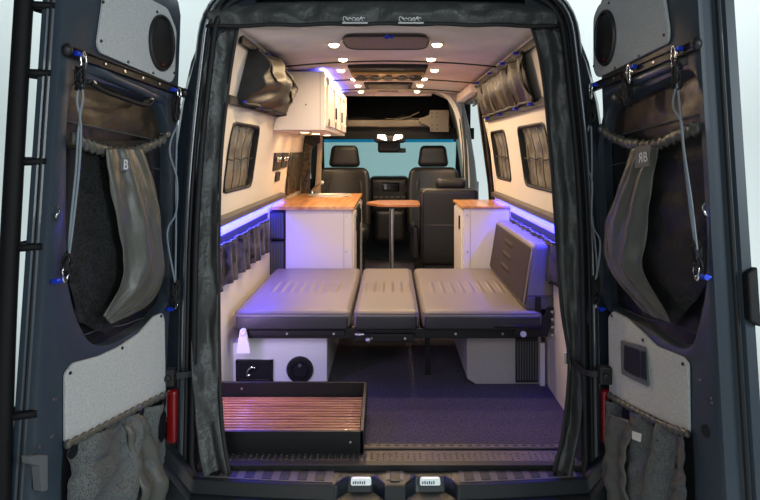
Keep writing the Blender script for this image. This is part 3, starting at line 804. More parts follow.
# ceiling front trim
mb = MB()
arch = [P(438, 92, 6.14), P(450, 102, 6.14), P(457, 120, 6.14), P(461, 145, 6.14), P(464, 192, 6.14), P(466, 330, 6.14)]
arch2 = [P(424, 90, 6.14), P(445, 93, 6.14), P(456, 105, 6.14), P(463, 128, 6.14), P(469, 165, 6.14), P(474, 330, 6.14)]
A = smooth_line(arch, 40); B = smooth_line(arch2, 40)
mb.loft([[a, b, b+Vector((0, .05, 0)), a+Vector((0, .05, 0))] for a, b in zip(A, B)], True, True)
S(mb.build('trim_10', 'wall', smooth='auto'))
mb = MB(); mb.box(-.60, .42, 6.28, 6.34, 1.855, 1.90); S(mb.build('trim_11', 'ceil', bevel=.01))
mb = MB(); mb.prism([(.40, 6.2, 1.89), (.86, 6.2, 1.87), (.80, 6.2, 1.78), (.62, 6.2, 1.80)], (0, .1, 0)); S(mb.build('trim_12', 'ceil', bevel=.02))

# ------------------------------------------------------------------ windows
def window(name, sx, y0, y1, z0, z1, seed, side_label):
    root = struct(name, (sx*wx(z0), (y0+y1)/2, z0))
    def at(y, z, off): return Vector((sx*(wx(z)-off), y, z))
    r = round_poly([Vector((y, z, 0)) for y, z in ((y0, z0), (y1, z0), (y1, z1), (y0, z1))], .07, 6)
    def sc_(p, e):
        cy, cz = (y0+y1)/2, (z0+z1)/2; return (p.x+(e if p.x > cy else -e), p.y+(e if p.y > cz else -e))
    mb = MB(); mb.loft([[at(*sc_(p, e), o) for p in r] for e, o in ((.008, .011), (.006, .016), (-.005, .016), (-.008, .008), (-.008, -.02))])
    mb.build('window_frame', 'rubber', root, smooth=True)
    # square infill between rounded frame and the wall hole
    mb = MB(); mb.add([at(*sc_(p, -.005), -.045) for p in r], [tuple(range(len(r)))]); mb.build('window_glass', 'glass_dark', root)
    t = thing('pleated_curtain', 'brown pleated fabric cover in %s' % side_label, 'window cover', at((y0+y1)/2, z0, 0))
    mb = MB(); mb.grid(lambda u, v: at(y0+(y1-y0)*u, z0+(z1-z0)*v, -.018+.005*math.sin(u*30+2*math.sin(v*4))*(.4+.6*v)+.010*noise.noise(Vector((u*6, v*5, seed)))), 70, 24)
    mb.build('fabric', 'shade', t, smooth=True)
    mb = MB(); mb.tube([at(y0+(y1-y0)*i/20, z0+(z1-z0)*.47+.005*math.sin(i), .0) for i in range(21)], .004, 6); mb.build('elastic', 'hem', t, smooth=True)
    mb = MB()
    for s in (.3, .55, .8): mb.tube([at(y0+(y1-y0)*(s+.02*math.sin(j)), z0+.01+(z1-z0-.02)*j/8, .002) for j in range(9)], .003, 5)
    mb.build('straps', 'bagtan', t, smooth=True)
window('window_1', -1, 3.2, 3.86, 1.09, 1.45, 1, 'the framed window of the left wall')
window('window_2', 1, 3.25, 3.95, 1.09, 1.45, 2, 'the right wall window nearest the rear doors')
window('window_3', 1, 4.40, 5.00, 1.09, 1.45, 3, 'the right wall window nearest the cab')

t = thing('led_strip', 'violet light strip added unseen behind the left door curtain', 'led strip', (-.82, 2.87, .2))  # unseen strip, added to brighten the white box and tray slats
mb = MB(); mb.box(-.845, -.841, 2.86, 2.868, .2, .6); mb.build('diode_tape', 'led', t)
area('led_strip_source', (-.835, 2.87, .40), (-.45, 3.5, .05), .02, 3.4, (.60, .42, 1), .4, parent=t)

# ------------------------------------------------------------------ side ledges, LED strips, pockets
def ledge(sx, y0, y1, label, cat, z=.945):
    mb = MB()
    mb.prism([(sx*(wx(z)-.012), y0, z+.03), (sx*(wx(z)-.055), y0, z+.022), (sx*(wx(z)-.055), y0, z-.012), (sx*(wx(z)-.012), y0, z-.008)], (0, y1-y0, 0))
    return tag(mb.build('padded_ledge', 'vinyl_dark', bevel=.004), label, cat)
ledge(-1, 2.85, 4.98, 'dark padded ledge running under the left wall window', 'ledge')
ledge(1, 2.85, 5.1, 'dark padded ledge running under the right wall windows', 'ledge')
def led(sx, y0, y1, z, label, mm='led', off=.035):
    t = thing('led_strip', label, 'led strip', (sx*(wx(z)-off), (y0+y1)/2, z))
    mb = MB(); x = sx*(wx(z)-off); mb.box(min(x, x+sx*.014), max(x, x+sx*.014), y0, y1, z-.003, z+.004); mb.build('diode_tape', mm, t)
    mb = MB(); mb.box(min(x, x+sx*.018)-.002, max(x, x+sx*.018)+.002, y0, y1, z+.004, z+.008); mb.build('channel', 'steel', t)
    a = area('led_strip_source', (sx*(wx(z)-off+.004), (y0+y1)/2, z-.006), (sx*(wx(z)-off+.045), (y0+y1)/2, z-.10), .012, (11 if sx < 0 else 8)*(y1-y0), (.016, .022, 1), y1-y0, parent=t, spread=2.95)
    d = Vector((sx*.35, 0, -1)).normalized(); yy = Vector((0, 1, 0)); zz = -d; xx = yy.cross(zz).normalized()
    a.rotation_euler = Matrix((xx, yy, zz)).transposed().to_euler()
led(-1, 2.84, 5.0, .926, 'glowing blue light strip under the left ledge', 'led')
led(1, 2.84, 5.08, .926, 'glowing blue light strip under the right ledge', 'ledfront')
def organiser(sx, y0, y1, z0, z1, label, seed):
    t = thing('pocket_organiser', label, 'wall pocket organiser', (sx*.86, (y0+y1)/2, z0))
    X = lambda z, o: sx*(wx(z)-o)
    mb = MB(); mb.box(min(X(.7, .012), X(.7, .018)), max(X(.7, .012), X(.7, .018)), y0, y1, z0, z1); mb.build('backing', 'hem', t)
    n = max(2, int((y1-y0)/.26))
    for i in range(n):
        a = y0+(y1-y0)*i/n; b = y0+(y1-y0)*(i+1)/n-.01; mb = MB()
        mb.grid(lambda u, v: Vector((X(.7, .02+.035*math.sin(PI*u)*(1-.5*v)+.008*math.sin(u*19+seed+i)), a+(b-a)*u, z0+.01+(z1-z0-.05)*v)), 26, 10)
        mb.build('pocket', 'pocketcloth', t, smooth=True, solid=.003)
        mb = MB(); zt = z1-.04
        mb.tube([Vector((X(.7, .02+.035*math.sin(PI*u)*.5+.008*math.sin(u*19+seed+i)), a+(b-a)*u, zt)) for u in [k/26 for k in range(27)]], .007, 6); mb.build('pocket_hem', 'curtain', t, smooth=True)
organiser(-1, 2.9, 4.44, .60, .865, 'black pocket organiser on the left wall under the blue light', 1)
organiser(1, 3.2, 4.50, .60, .865, 'black pocket organiser on the right wall behind the bed backrest', 3)

# ------------------------------------------------------------------ upper rails and gear bags
def side_rail(sx, a, b, label, knobs):
    """a,b = (y,z) on the wall"""
    t = thing('cargo_rail', label, 'cargo rail', (sx*wx(a[1]), (a[0]+b[0])/2, a[1]))
    z = a[1]; x = wx(z); k = min(.03, x-wx(z+.02)) if z < 1.86 else .02
    mb = MB(); mb.prism([(sx*(x-.012), a[0], z-.022), (sx*(x-.030), a[0], z-.024), (sx*(x-.034), a[0], z+.018), (sx*(x-.018), a[0], z+.022)], (0, b[0]-a[0], b[1]-a[1]))
    mb.build('track', 'satin', t, bevel=.003)
    for y in knobs:
        f = (y-a[0])/(b[0]-a[0]); zz = z+(b[1]-z)*f; mb = MB(); mb.cyl((sx*(x-.03), y, zz), (sx*(x-.058), y, zz), .009, 12); mb.cyl((sx*(x-.05), y-.022, zz+.0), (sx*(x-.05), y+.022, zz), .006, 8)
        mb.build('anchor', 'bluelamp', t, smooth='auto')
side_rail(-1, (2.95, 1.835), (4.28, 1.835), 'black cargo rail along the top of the left wall', (3.45, 3.62, 3.8, 3.98, 4.15))
side_rail(-1, (2.98, 1.555), (4.30, 1.555), 'black cargo rail above the left wall window', (3.2, 3.6, 4.05))
side_rail(1, (2.95, 1.835), (5.06, 1.835), 'black cargo rail along the top of the right wall', (3.4, 3.8, 4.3, 4.9))
side_rail(1, (2.98, 1.555), (5.02, 1.555), 'black cargo rail above the right wall windows', (3.35, 3.75, 4.3, 4.85))
def gearbag(sx, y0, y1, zt, zb, bulge, label, seed, m, folds):
    t = thing('gear_hammock', label, 'gear bag', (sx*.75, (y0+y1)/2, zb))
    n = 70 if folds else 46
    def fn(u, v):
        z = zt+(zb-zt)*v; y = y0+(y1-y0)*u+(.10*v*u if not folds else 0)
        o = .03+bulge*(math.sin(PI*min(1, v*.9+.05))**.8)*(.35+.65*math.sin(PI*min(1, .15+u*.8)))
        if folds: o += .010*math.sin(u*75+3*math.sin(v*3))+.012*math.sin(u*33+2)+.008*noise.noise(Vector((u*12, v*3, seed)))
        else: o += .06*noise.noise(Vector((u*4+v*2, v*3, seed)))+.02*math.sin((u*3+v*2)*6)*v
        return Vector((sx*(wx(z)-max(.02, o)), y, z))
    mb = MB(); mb.grid(fn, n, 26); o = mb.build('mesh_front', m, t, smooth=True, solid=.003)
    mb = MB()
    for vv in (0, 1): mb.tube([fn(i/40, vv)+Vector((-sx*.006, 0, 0)) for i in range(41)], .010, 6)
    mb.build('hems', 'bagdark', t, smooth=True)
    if folds:
        for q, u0 in enumerate((.08, .27, .47, .66, .86)):
            mb = MB(); mb.grid(lambda a, b: fn(min(1, u0+.030*(a-.5)+.006*math.sin(b*5+q)), b)+Vector((-sx*.010, 0, 0)), 5, 20); mb.build('strap', 'bagtan', t, smooth=True, solid=.003)
    else:
        mb = MB(); mb.grid(lambda a, b: fn(.30+.10*a+.45*math.sin(b*1.9)*.8, b*.96)+Vector((-sx*.012, 0, 0)), 8, 26); mb.build('strap', 'bagtan', t, smooth=True, solid=.003)
        mb = MB(); mb.grid(lambda a, b: fn(.12+.24*a-.05*b*a, b*.5+.04)+Vector((-sx*.012, 0, 0)), 8, 16); mb.build('strap', 'bagtan', t, smooth=True, solid=.003)
        mb = MB(); mb.add([fn(0, i/10) for i in range(11)]+[Vector((-sx*.0+sx*(wx(zt+(zb-zt)*i/10)-.012), y0, zt+(zb-zt)*i/10)) for i in range(11)], [(i, i+1, i+12, i+11) for i in range(10)]); mb.build('end_gusset', 'bagdark', t)
        mb = MB(); mb.add([fn(1, i/10) for i in range(11)]+[Vector((sx*(wx(zt+(zb-zt)*i/10)-.012), y1, zt+(zb-zt)*i/10)) for i in range(11)], [(i, i+1, i+12, i+11) for i in range(10)]); mb.build('end_gusset', 'bagdark', t)
gearbag(-1, 3.18, 4.20, 1.82, 1.545, .14, 'brown and olive gear hammock slung between the left wall rails', 4, 'bagbrown', False)
gearbag(1, 3.22, 5.02, 1.81, 1.57, .035, 'brown gathered gear hammock with olive straps on the right wall', 8, 'bagbrown', True)

# ------------------------------------------------------------------ upper cabinet
t = thing('upper_cabinet', 'white wall cabinet with three panelled doors above the left worktop', 'cabinet', (-.62, 5.2, 1.45))
Y0, Y1, ZB, ZT = 4.28, 6.15, 1.447, 1.848
mb = MB(); mb.prism([(-.80, Y0, ZB), (-.445, Y0, ZB), (-.445, Y0, ZT), (-.715, Y0, ZT), (-.775, Y0, 1.6)], (0, Y1-Y0, 0)); cb = mb.build('carcass', 'white', t, bevel=.003)
mb = MB(); mb.box(-.4785, -.4765, Y0-.0015, Y0, ZB, ZT); mb.build('seam', 'tag', t)
mb = MB(); mb.cyl((-.575, Y0-.003, 1.62), (-.575, Y0, 1.62), .006, 10); mb.build('screw', 'tag', t)
for i in range(3):
    a = Y0+.09+i*.585; b = a+.56; x = -.445
    mb = MB(); mb.box(x, x+.010, a, b, ZB+.03, ZT-.03)
    for (ya, yb, za, zb) in ((a, a+.06, ZB+.03, ZT-.03), (b-.06, b, ZB+.03, ZT-.03), (a, b, ZB+.03, ZB+.085), (a, b, ZT-.085, ZT-.03)): mb.box(x+.010, x+.020, ya, yb, za, zb)
    d = mb.build('door', 'white', t, bevel=.002)
    mb = MB(); mb.box(x+.0105, x+.011, a+.058, a+.066, ZB+.08, ZT-.08); mb.box(x+.0105, x+.011, b-.066, b-.058, ZB+.08, ZT-.08); mb.build('panel_gap', 'tag', d)
    mb = MB(); mb.box(x+.020, x+.032, b-.05, b-.035, ZB+.10, ZB+.19); mb.build('latch', 'satin', d, bevel=.003)
for i, (px, py) in enumerate(((305, 132), (316, 133.5), (327, 136))):
    Y = (4.62, 5.05, 5.5)[i]; x = (px-390)/F*Y
    q = thing('under_cabinet_light', '%s lit puck light under the white wall cabinet, counted from the rear' % ('nearest', 'middle', 'farthest')[i], 'cabinet light', (x, Y, ZB), 'under-cabinet lights')
    mb = MB(); mb.cyl((x, Y, ZB), (x, Y, ZB-.008), .040, 20, .036); mb.build('trim_ring', 'steel', q, smooth='auto')
    mb = MB(); mb.cyl((x, Y, ZB-.008), (x, Y, ZB-.010), .030, 20); mb.build('lens', 'lampwhite', q)
    area('under_cabinet_source', (x, Y, ZB-.015), (x, Y, 0), .06, 1.5, (1, .68, .38), parent=q, shape='DISK')
t = thing('led_strip', 'blue light strip on top of the white wall cabinet', 'led strip', (-.5, 5.2, ZT))
mb = MB(); mb.box(-.475, -.463, Y0+.03, Y1-.03, ZT+.0005, ZT+.006); mb.build('diode_tape', 'led', t)
a = area('led_strip_source', (-.469, (Y0+Y1)/2, ZT+.009), (-.469, (Y0+Y1)/2, 3), .010, 10, (.09, .10, 1), Y1-Y0-.06, parent=t); a.rotation_euler = (PI, 0, 0)

# ------------------------------------------------------------------ left galley
t = thing('galley_cabinet', 'white lower cabinet under the sink on the left', 'cabinet', (-.58, 5.2, 0))
x1 = -.277
mb = MB(); mb.box(-.76, x1, 4.56, 5.95, .05, .874); mb.build('carcass', 'white', t, bevel=.003)
mb = MB(); mb.box(-.337, -.335, 4.5585, 4.56, .05, .865); mb.build('seam', 'tag', t)
for z in (.83, .57, .25):
    mb = MB(); mb.cyl((-.318, 4.553, z), (-.318, 4.56, z), .008, 10); mb.build('cap_screw', 'steel', t)
for i, (a, b) in enumerate(((4.60, 4.92), (4.95, 5.50), (5.53, 5.92))):
    mb = MB(); mb.box(x1, x1+.014, a, b, .10, .84); d = mb.build('door', 'white' if i != 1 else 'satin', t, bevel=.003)
    if i == 1: d['label'] = 'black fridge door'
    mb = MB(); mb.box(x1+.014, x1+.026, b-.06, b-.045, .68, .80); mb.build('handle', 'satin', d, bevel=.002)
t = thing('wooden_worktop', 'bamboo worktop with inset sink on the left lower cabinet', 'worktop', (-.57, 5.2, .866))
SX0, SX1, SY0, SY1 = -.72, -.37, 5.50, 5.84
def wt(z): return z
mb = MB()
for bx in ((-.862, SX0, 4.54, 5.96), (SX1, -.262, 4.54, 5.96), (SX0, SX1, 4.54, SY0), (SX0, SX1, SY1, 5.96)):
    mb.box(bx[0], bx[1], bx[2], bx[3], .876, .898)
mb.build('board', 'counter', t)
t = thing('sink', 'round-cornered steel sink let into the left worktop', 'sink', (-.5, 5.45, .74))
def rr(x0, x1, y0, y1, z, r): return [Vector((p.x, p.y, z)) for p in round_poly([Vector((x0, y0, 0)), Vector((x1, y0, 0)), Vector((x1, y1, 0)), Vector((x0, y1, 0))], r, 6)]
mb = MB(); mb.loft([rr(SX0-.02, SX1+.02, SY0-.02, SY1+.02, .899, .16), rr(SX0-.02, SX1+.02, SY0-.02, SY1+.02, .906, .16), rr(SX0+.01, SX1-.01, SY0+.01, SY1-.01, .903, .14), rr(SX0+.03, SX1-.03, SY0+.03, SY1-.03, .87, .12)], True, True)
mb.build('basin', 'sinksteel', t, smooth='auto')
t = thing('sink_faucet', 'white and chrome lever faucet beside the sink', 'faucet', (-.71, 5.3, .90))
fx, fy = (314-390)/F*5.75, 5.75+.10
fx = -.735; fy = 5.91
mb = MB(); mb.cyl((fx, fy, .899), (fx, fy, .93), .028, 16, .022); mb.build('base', 'chrome', t, smooth='auto')
mb = MB(); mb.tube(smooth_line([(fx, fy, .92), (fx+.03, fy-.04, .955), (fx+.10, fy-.11, 1.005)], 14), lambda u: .013-.003*u, 10); mb.build('spout', 'chrome', t, smooth=True)
mb = MB(); mb.ball((fx+.107, fy-.118, 1.010), .017, 8); mb.build('spray_head', 'mark', t, smooth=True)
# louvred vents beside the cabinet
for i, (z0_, z1_) in enumerate(((.66, .862), (.40, .645))):
    q = thing('louvre_vent', '%s black louvred vent between left wall and galley cabinet' % ('upper', 'lower')[i], 'vent', (-.82, 4.55, z0_))
    mb = MB(); mb.box(-.875, -.768, 4.555, 4.60, z0_, z1_); f = mb.build('frame', 'black', q, bevel=.003)
    mb = MB()
    for k in range(8): x = -.866+k*.012; mb.box(x, x+.005, 4.549, 4.556, z0_+.012, z1_-.012)
    mb.build('louvres', 'tag', q)
mb = MB(); mb.box(-.875, -.768, 4.61, 4.64, 0, .865); S(mb.build('trim_13', 'black'))
# control panel on the wall
def wl_box(y0, y1, z0, z1, th, sx=-1):
    mb = MB(); mb.add([(sx*(wx(z)-o), y, z) for o in (.010, .010+th) for y, z in ((y0, z0), (y1, z0), (y1, z1), (y0, z1))], [(0, 1, 2, 3), (4, 5, 6, 7), (0, 1, 5, 4), (1, 2, 6, 5), (2, 3, 7, 6), (3, 0, 4, 7)]); return mb
t = thing('control_panel', 'glossy patterned switch panel on the left wall under the white cabinet', 'control panel', (-.84, 4.78, 1.15))
wl_box(4.50, 4.78, 1.16, 1.29, .012).build('plate', 'camo', t, bevel=.002)
wl_box(4.80, 5.08, 1.17, 1.29, .012).build('plate', 'camo', t, bevel=.002)
for y in (4.55, 4.63, 4.86, 4.96):
    mb = MB(); mb.ball((-.815, y, 1.24), (.012, .03, .02), 6); mb.build('knob', 'chrome', t, smooth=True)
t = thing('power_socket', 'small black socket on the left wall below the switch panel', 'socket', (-.85, 4.7, 1.08))
wl_box(4.64, 4.80, 1.075, 1.145, .012).build('plate', 'black', t, bevel=.002)
wl_box(4.69, 4.75, 1.09, 1.13, .016).build('insert', 'chrome', t, bevel=.002)
# patterned curtain at the end of the left wall
t = thing('patterned_curtain', 'dark patterned curtain panel on the left wall behind the sink', 'curtain', (-.84, 5.5, .93))
mb = MB(); mb.grid(lambda u, v: Vector((-(wx(.95+.34*v)-.022-.008*math.sin(u*14)), 5.16+.74*u, .93+(.36)*v)), 24, 8); mb.build('fabric', 'camo', t, smooth=True, solid=.003)
mb = MB(); mb.prism([(-.845, 5.92, z) for z in (.9,)]+[(-.82, 5.92, 1.40), (-.70, 5.92, 1.42), (-.745, 5.92, 1.30), (-.76, 5.92, .9)], (0, .02, 0)); mb.build('side_strip', 'camo', t)
mb = MB(); L = smooth_line([(-.90, 6.0, 1.40), (-.84, 6.0, 1.44), (-.72, 6.0, 1.42), (-.69, 6.0, 1.36)], 16)
mb = MB(); mb.prism([(-.82, 5.0+.9, 1.385), (-.72, 5.9, 1.34), (-.66, 5.9, 1.38), (-.66, 5.9, 1.45), (-.86, 5.9, 1.45)], (0, .02, 0)); mb.build('header', 'hem', t)
mb = MB(); mb.prism([(-.745, 6.05, .7), (-.685, 6.05, .7), (-.655, 6.05, 1.45), (-.70, 6.05, 1.45), (-.71, 6.05, 1.2)], (0, .08, 0)); S(mb.build('trim_14', 'pillar', bevel=.012))

# ------------------------------------------------------------------ right cabinet
t = thing('side_cabinet', 'short white cabinet with wooden top on the right behind the bed', 'cabinet', (.7, 4.85, 0))
mb = MB(); mb.box(.536, .87, 4.56, 5.13, .05, .882); mb.build('carcass', 'white', t, bevel=.003)
mb = MB(); mb.box(.583, .585, 4.5585, 4.56, .05, .87); mb.build('seam', 'tag', t)
for z in (.835, .57, .25):
    mb = MB(); mb.cyl((.563, 4.553, z), (.563, 4.56, z), .008, 10); mb.build('cap_screw', 'steel', t)
mb = MB(); mb.box(.522, .536, 4.60, 5.10, .10, .86); d = mb.build('door', 'white', t, bevel=.003)
mb = MB(); mb.box(.513, .522, 4.66, 4.70, .72, .82); mb.build('handle', 'satin', d, bevel=.002)
mb = MB(); mb.box(.517, .868, 4.545, 5.15, .884, .902); o = mb.build('wood_top', 'counter', t, bevel=.004)

# ------------------------------------------------------------------ bed platform
t = thing('bed_platform', 'black steel folding bed frame carrying the taupe cushions', 'bed frame', (0, 3.9, 0))
def beam(a0, a1, b0, b1, c0, c1, nm='beam', m_='satin'):
    mb = MB(); mb.box(a0, a1, b0, b1, c0, c1); return mb.build(nm, m_, t, bevel=.004)
beam(-.82, .80, 3.37, 3.42, .295, .352); beam(-.82, .82, 4.44, 4.50, .30, .352)
for x in (-.80, -.20, .16, .74): beam(x, x+.04, 3.42, 4.44, .305, .350, 'cross_beam')
beam(-.81, -.24, 3.345, 3.37, .315, .345, 'front_bracket'); beam(-.19, .13, 3.345, 3.37, .285, .325, 'front_bracket')
beam(.205, .235, 3.64, 3.67, 0, .30, 'leg')
for x in (-.79, -.55, -.30, -.10, .08, .35, .6):
    mb = MB(); mb.cyl((x, 3.335, .33 if abs(x) > .2 else .305), (x, 3.347, .33 if abs(x) > .2 else .305), .006, 10); mb.build('bolt', 'steel', t)
mb = MB(); mb.ball((-.115, 3.33, .30), (.018, .016, .018), 8); mb.ball((-.16, 3.325, .33), (.03, .012, .012), 6); mb.build('pivot', 'steel', t, smooth=True)
# left white hinge bracket
mb = MB(); mb.prism(round_poly([(-.815, 3.30, .235), (-.735, 3.30, .235), (-.755, 3.30, .33), (-.762, 3.30, .368), (-.790, 3.30, .368), (-.797, 3.30, .33)], .015), (0, .02, 0)); q = mb.build('hinge_plate', 'whitebox', t, bevel=.003); q['label'] = 'white hinge plate'
mb = MB(); mb.cyl((-.776, 3.288, .345), (-.776, 3.30, .345), .014, 12); mb.build('hinge_pin', 'steel', q)
# right hinge bracket
mb = MB(); mb.prism([(.66, 3.33, .315), (.84, 3.33, .315), (.875, 3.33, .47), (.84, 3.33, .47), (.80, 3.33, .40), (.74, 3.33, .37), (.66, 3.33, .345)], (0, .02, 0)); mb.build('hinge_bracket', 'satin', t, bevel=.004)
mb = MB(); mb.cyl((.708, 3.318, .333), (.708, 3.33, .333), .016, 14); q = mb.build('hinge_pin', 'mark', t)
mb = Many()
for z in (.33, .37, .41, .45): mb.new().cyl((.862, 3.322, z), (.862, 3.33, z), .008, 10)
mb.build('bolt', 'steel', t)
mb = MB(); mb.tube([(.80, 3.32, .37), (.66, 3.32, .375), (.55, 3.32, .375)], .010, 8); mb.build('release_bar', 'satin', t, smooth=True)
def ribs(cx, n, w, ylo, yhi, h=.006):
    def f(p):
        if p.z > .02:
            for k in range(n):
                x0 = cx+(k-(n-1)/2)*w
                sp = (p.y-(ylo+yhi)/2)/((yhi-ylo)/2)
                if abs(sp) < 1: p = p+Vector((0, 0, h*math.exp(-((p.x-x0-.0*p.y)/.010)**2)*(1-sp**6)-h*.5*math.exp(-((p.x-x0-.018)/.008)**2)*(1-sp**6)))
        return p
    return f
def cushion(label, x0, x1, cx, n, w):
    t2 = thing('bed_cushion', label, 'cushion', ((x0+x1)/2, 3.92, .352))
    mb = MB(); mb.rbox(((x0+x1)/2, 3.935, .404), (x1-x0, 1.23, .100), .035, ribs(cx, n, w, -.16, .12), (int((x1-x0)*150), 26, 2)); mb.build('cover', 'vinyl', t2, smooth=True)
    mb = MB(); L = round_poly([Vector((x0+.008, 3.328, .438)), Vector((x1-.008, 3.328, .438)), Vector((x1-.008, 4.545, .438)), Vector((x0+.008, 4.545, .438))], .035, 5)
    mb.tube(L, .0045, 6, True); mb.build('piping', 'vinyl_dark', t2, smooth=True)
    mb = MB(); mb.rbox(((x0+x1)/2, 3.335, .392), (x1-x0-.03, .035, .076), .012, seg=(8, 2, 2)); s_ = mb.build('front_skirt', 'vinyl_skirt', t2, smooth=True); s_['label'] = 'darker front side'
cushion('taupe vinyl bed cushion nearest the left wall', -.835, -.208, 0, 8, .055)
cushion('narrow taupe vinyl bed cushion in the middle', -.196, .158, 0, 6, .055)
cushion('taupe vinyl bed cushion below the backrest on the right', .168, .815, -.02, 8, .06)
# backrest
t = thing('bolster_cushion', 'tall taupe vinyl backrest cushion leaning on the right wall', 'backrest', (.79, 3.9, .455))
def shear(p): return p+Vector((p.z*.155*(.5-p.x/.14), 0, 0))
BC = Vector((.808, 3.93, .632))
mb = MB(); mb.rbox(BC, (.14, 1.16, .345), .028, shear, (3, 20, 20)); mb.build('cover', 'vinyl', t, smooth=True)
def bface(u, v):
    y = -.555+1.11*u; z = -.150+.300*v; d = 0
    for k in range(3):
        sp = (y-.02)/.14
        if abs(sp) < 1: d += .008*math.exp(-((z-(.09-.075*k))/.010)**2)*(1-sp**6)
    e = min(u, 1-u, v*.35, (1-v)*.35); d += .0035*min(1, e/.008)
    return BC+shear(Vector((-.070-d, y, z)))
mb = MB(); mb.grid(bface, 60, 60); q = mb.build('front_panel', 'vinyl_back', t, smooth=True); q['label'] = 'dark brown ribbed front'
mb = MB(); L = [(.7225+.010, 3.353, .47), (.7225+.057, 3.353, .79), (.7225+.162, 3.353, .79)]
mb.tube([(.722, 3.350, .485), (.765, 3.350, .785)], .004, 6); mb.tube([(.725, 3.349, .53), (.87, 3.349, .53)], .003, 6); mb.build('piping', 'vinyl_dark', t, smooth=True)
mb = MB(); mb.rbox((.80, 3.355, .490), (.145, .02, .070), .008, seg=(4, 2, 3)); mb.build('end_skirt', 'vinyl_dark', t, smooth=True)
mb = MB(); mb.box(.775, .805, 3.335, 3.35, .45, .525); mb.cyl((.79, 3.33, .478), (.79, 3.336, .478), .008, 10); mb.build('strap_tab', 'satin', t, bevel=.002)

# boxes under the bed
t = thing('wheel_arch_box', 'glossy white box under the bed with shower recess and round inlet', 'storage box', (-.6, 3.8, 0))
poly = [(-.875, 3.49, 0), (-.351, 3.49, 0), (-.351, 3.49, .278), (-.77, 3.49, .278), (-.81, 3.49, .235), (-.875, 3.49, .235)]
mb = MB(); mb.prism(poly, (0, .80, 0)); mb.build('body', 'whitebox', t, bevel=.004)
mb = MB(); x0, x1, z0_, z1_ = -.855, -.652, .022, .142
for b in ((x0, x1, z0_, z0_+.014), (x0, x1, z1_-.014, z1_), (x0, x0+.014, z0_, z1_), (x1-.014, x1, z0_, z1_)): mb.box(b[0], b[1], 3.474, 3.49, b[2], b[3])
f = mb.build('shower_box', 'black', t, bevel=.002)
mb = MB(); mb.box(x0+.01, x1-.01, 3.484, 3.4895, z0_+.01, z1_-.01); mb.build('recess', 'rubber', f)
mb = MB(); mb.tube(smooth_line([(-.79, 3.478, .055), (-.785, 3.465, .085), (-.765, 3.46, .108), (-.745, 3.465, .10)], 12), .009, 8); mb.ball((-.785, 3.474, .06), .014, 6); mb.build('tap', 'chrome', f, smooth=True)
mb = MB(); c = Vector((-.502, 3.49, .085)); mb.cyl(c, c-Vector((0, .014, 0)), .076, 32, .070); mb.build('round_inlet', 'black', t, smooth='auto')
mb = MB(); mb.tube([c+Vector((.045*math.cos(a), -.016, .045*math.sin(a))) for a in [2*PI*k/24 for k in range(24)]], .005, 6, True); mb.box(c.x-.02, c.x+.02, 3.468, 3.476, c.z-.045, c.z-.03); mb.build('inlet_ring', 'satin', t, smooth='auto')
mb = MB(); mb.cyl((c.x+.002, 3.470, c.z+.03), (c.x+.002, 3.476, c.z+.03), .010, 10); mb.build('inlet_badge', 'tag', t)
t = thing('storage_box', 'grey carpeted box under the right side of the bed', 'storage box', (.62, 3.8, 0))
mb = MB(); mb.prism([(.43, 3.50, .03), (.48, 3.50, 0), (.845, 3.50, 0), (.845, 3.50, .27), (.43, 3.50, .27)], (0, .75, 0)); mb.build('body', 'boxcloth', t, bevel=.006)
mb = MB(); mb.box(.70, .825, 3.485, 3.50, .015, .26); f = mb.build('vent', 'black', t, bevel=.003)
mb = MB()
for k in range(8): mb.box(.708+k*.0145, .714+k*.0145, 3.480, 3.486, .03, .245)
mb.build('vent_slats', 'tag', f)
mb = MB(); mb.box(.833, .86, 3.47, 3.50, 0, .24); mb.build('corner_strip', 'white', t, bevel=.003)

# ------------------------------------------------------------------ slide-out slatted tray
t = thing('slide_out_tray', 'black slide-out tray with wooden slats on the left of the rear floor', 'tray', (-.49, 2.9, 0))
X0, X1, Y0, Y1 = -.86, -.115, 2.69, 3.10
mb = MB(); mb.box(X0, X1, Y0, Y0+.016, .004, .100); mb.build('front_panel', 'satin', t, bevel=.002)
mb = MB(); mb.box(X0, X1, Y1-.016, Y1, .006, .165); mb.build('back_panel', 'satin', t, bevel=.002)
mb = MB(); mb.prism([(X1-.014, Y0, .004), (X1-.014, Y1, .006), (X1-.014, Y1, .165), (X1-.014, Y0, .104)], (.016, 0, 0)); mb.build('side_panel', 'satin', t, bevel=.002)
mb = MB(); mb.prism([(X0, Y0, .004), (X0, Y1, .006), (X0, Y1, .165), (X0, Y0, .104)], (.016, 0, 0)); mb.build('side_panel', 'satin', t, bevel=.002)
mb = MB(); mb.box(X0+.016, X1-.014, Y0+.016, Y1-.016, .06, .072); mb.build('base', 'rubber', t)
n = 13; wd = (Y1-Y0-.036)/n
for i in range(n):
    mb = MB(); y = Y0+.018+i*wd; mb.box(X0+.017, X1-.016, y, y+wd*.64, .074, .099); mb.build('slat', 'slat', t, bevel=.002)
mb = Many(); mb.new().cyl((-.17, Y0-.003, .055), (-.17, Y0, .055), .005, 8); mb.new().cyl((-.73, Y1-.019, .135), (-.73, Y1-.016, .135), .006, 8); mb.build('rivet', 'steel', t)

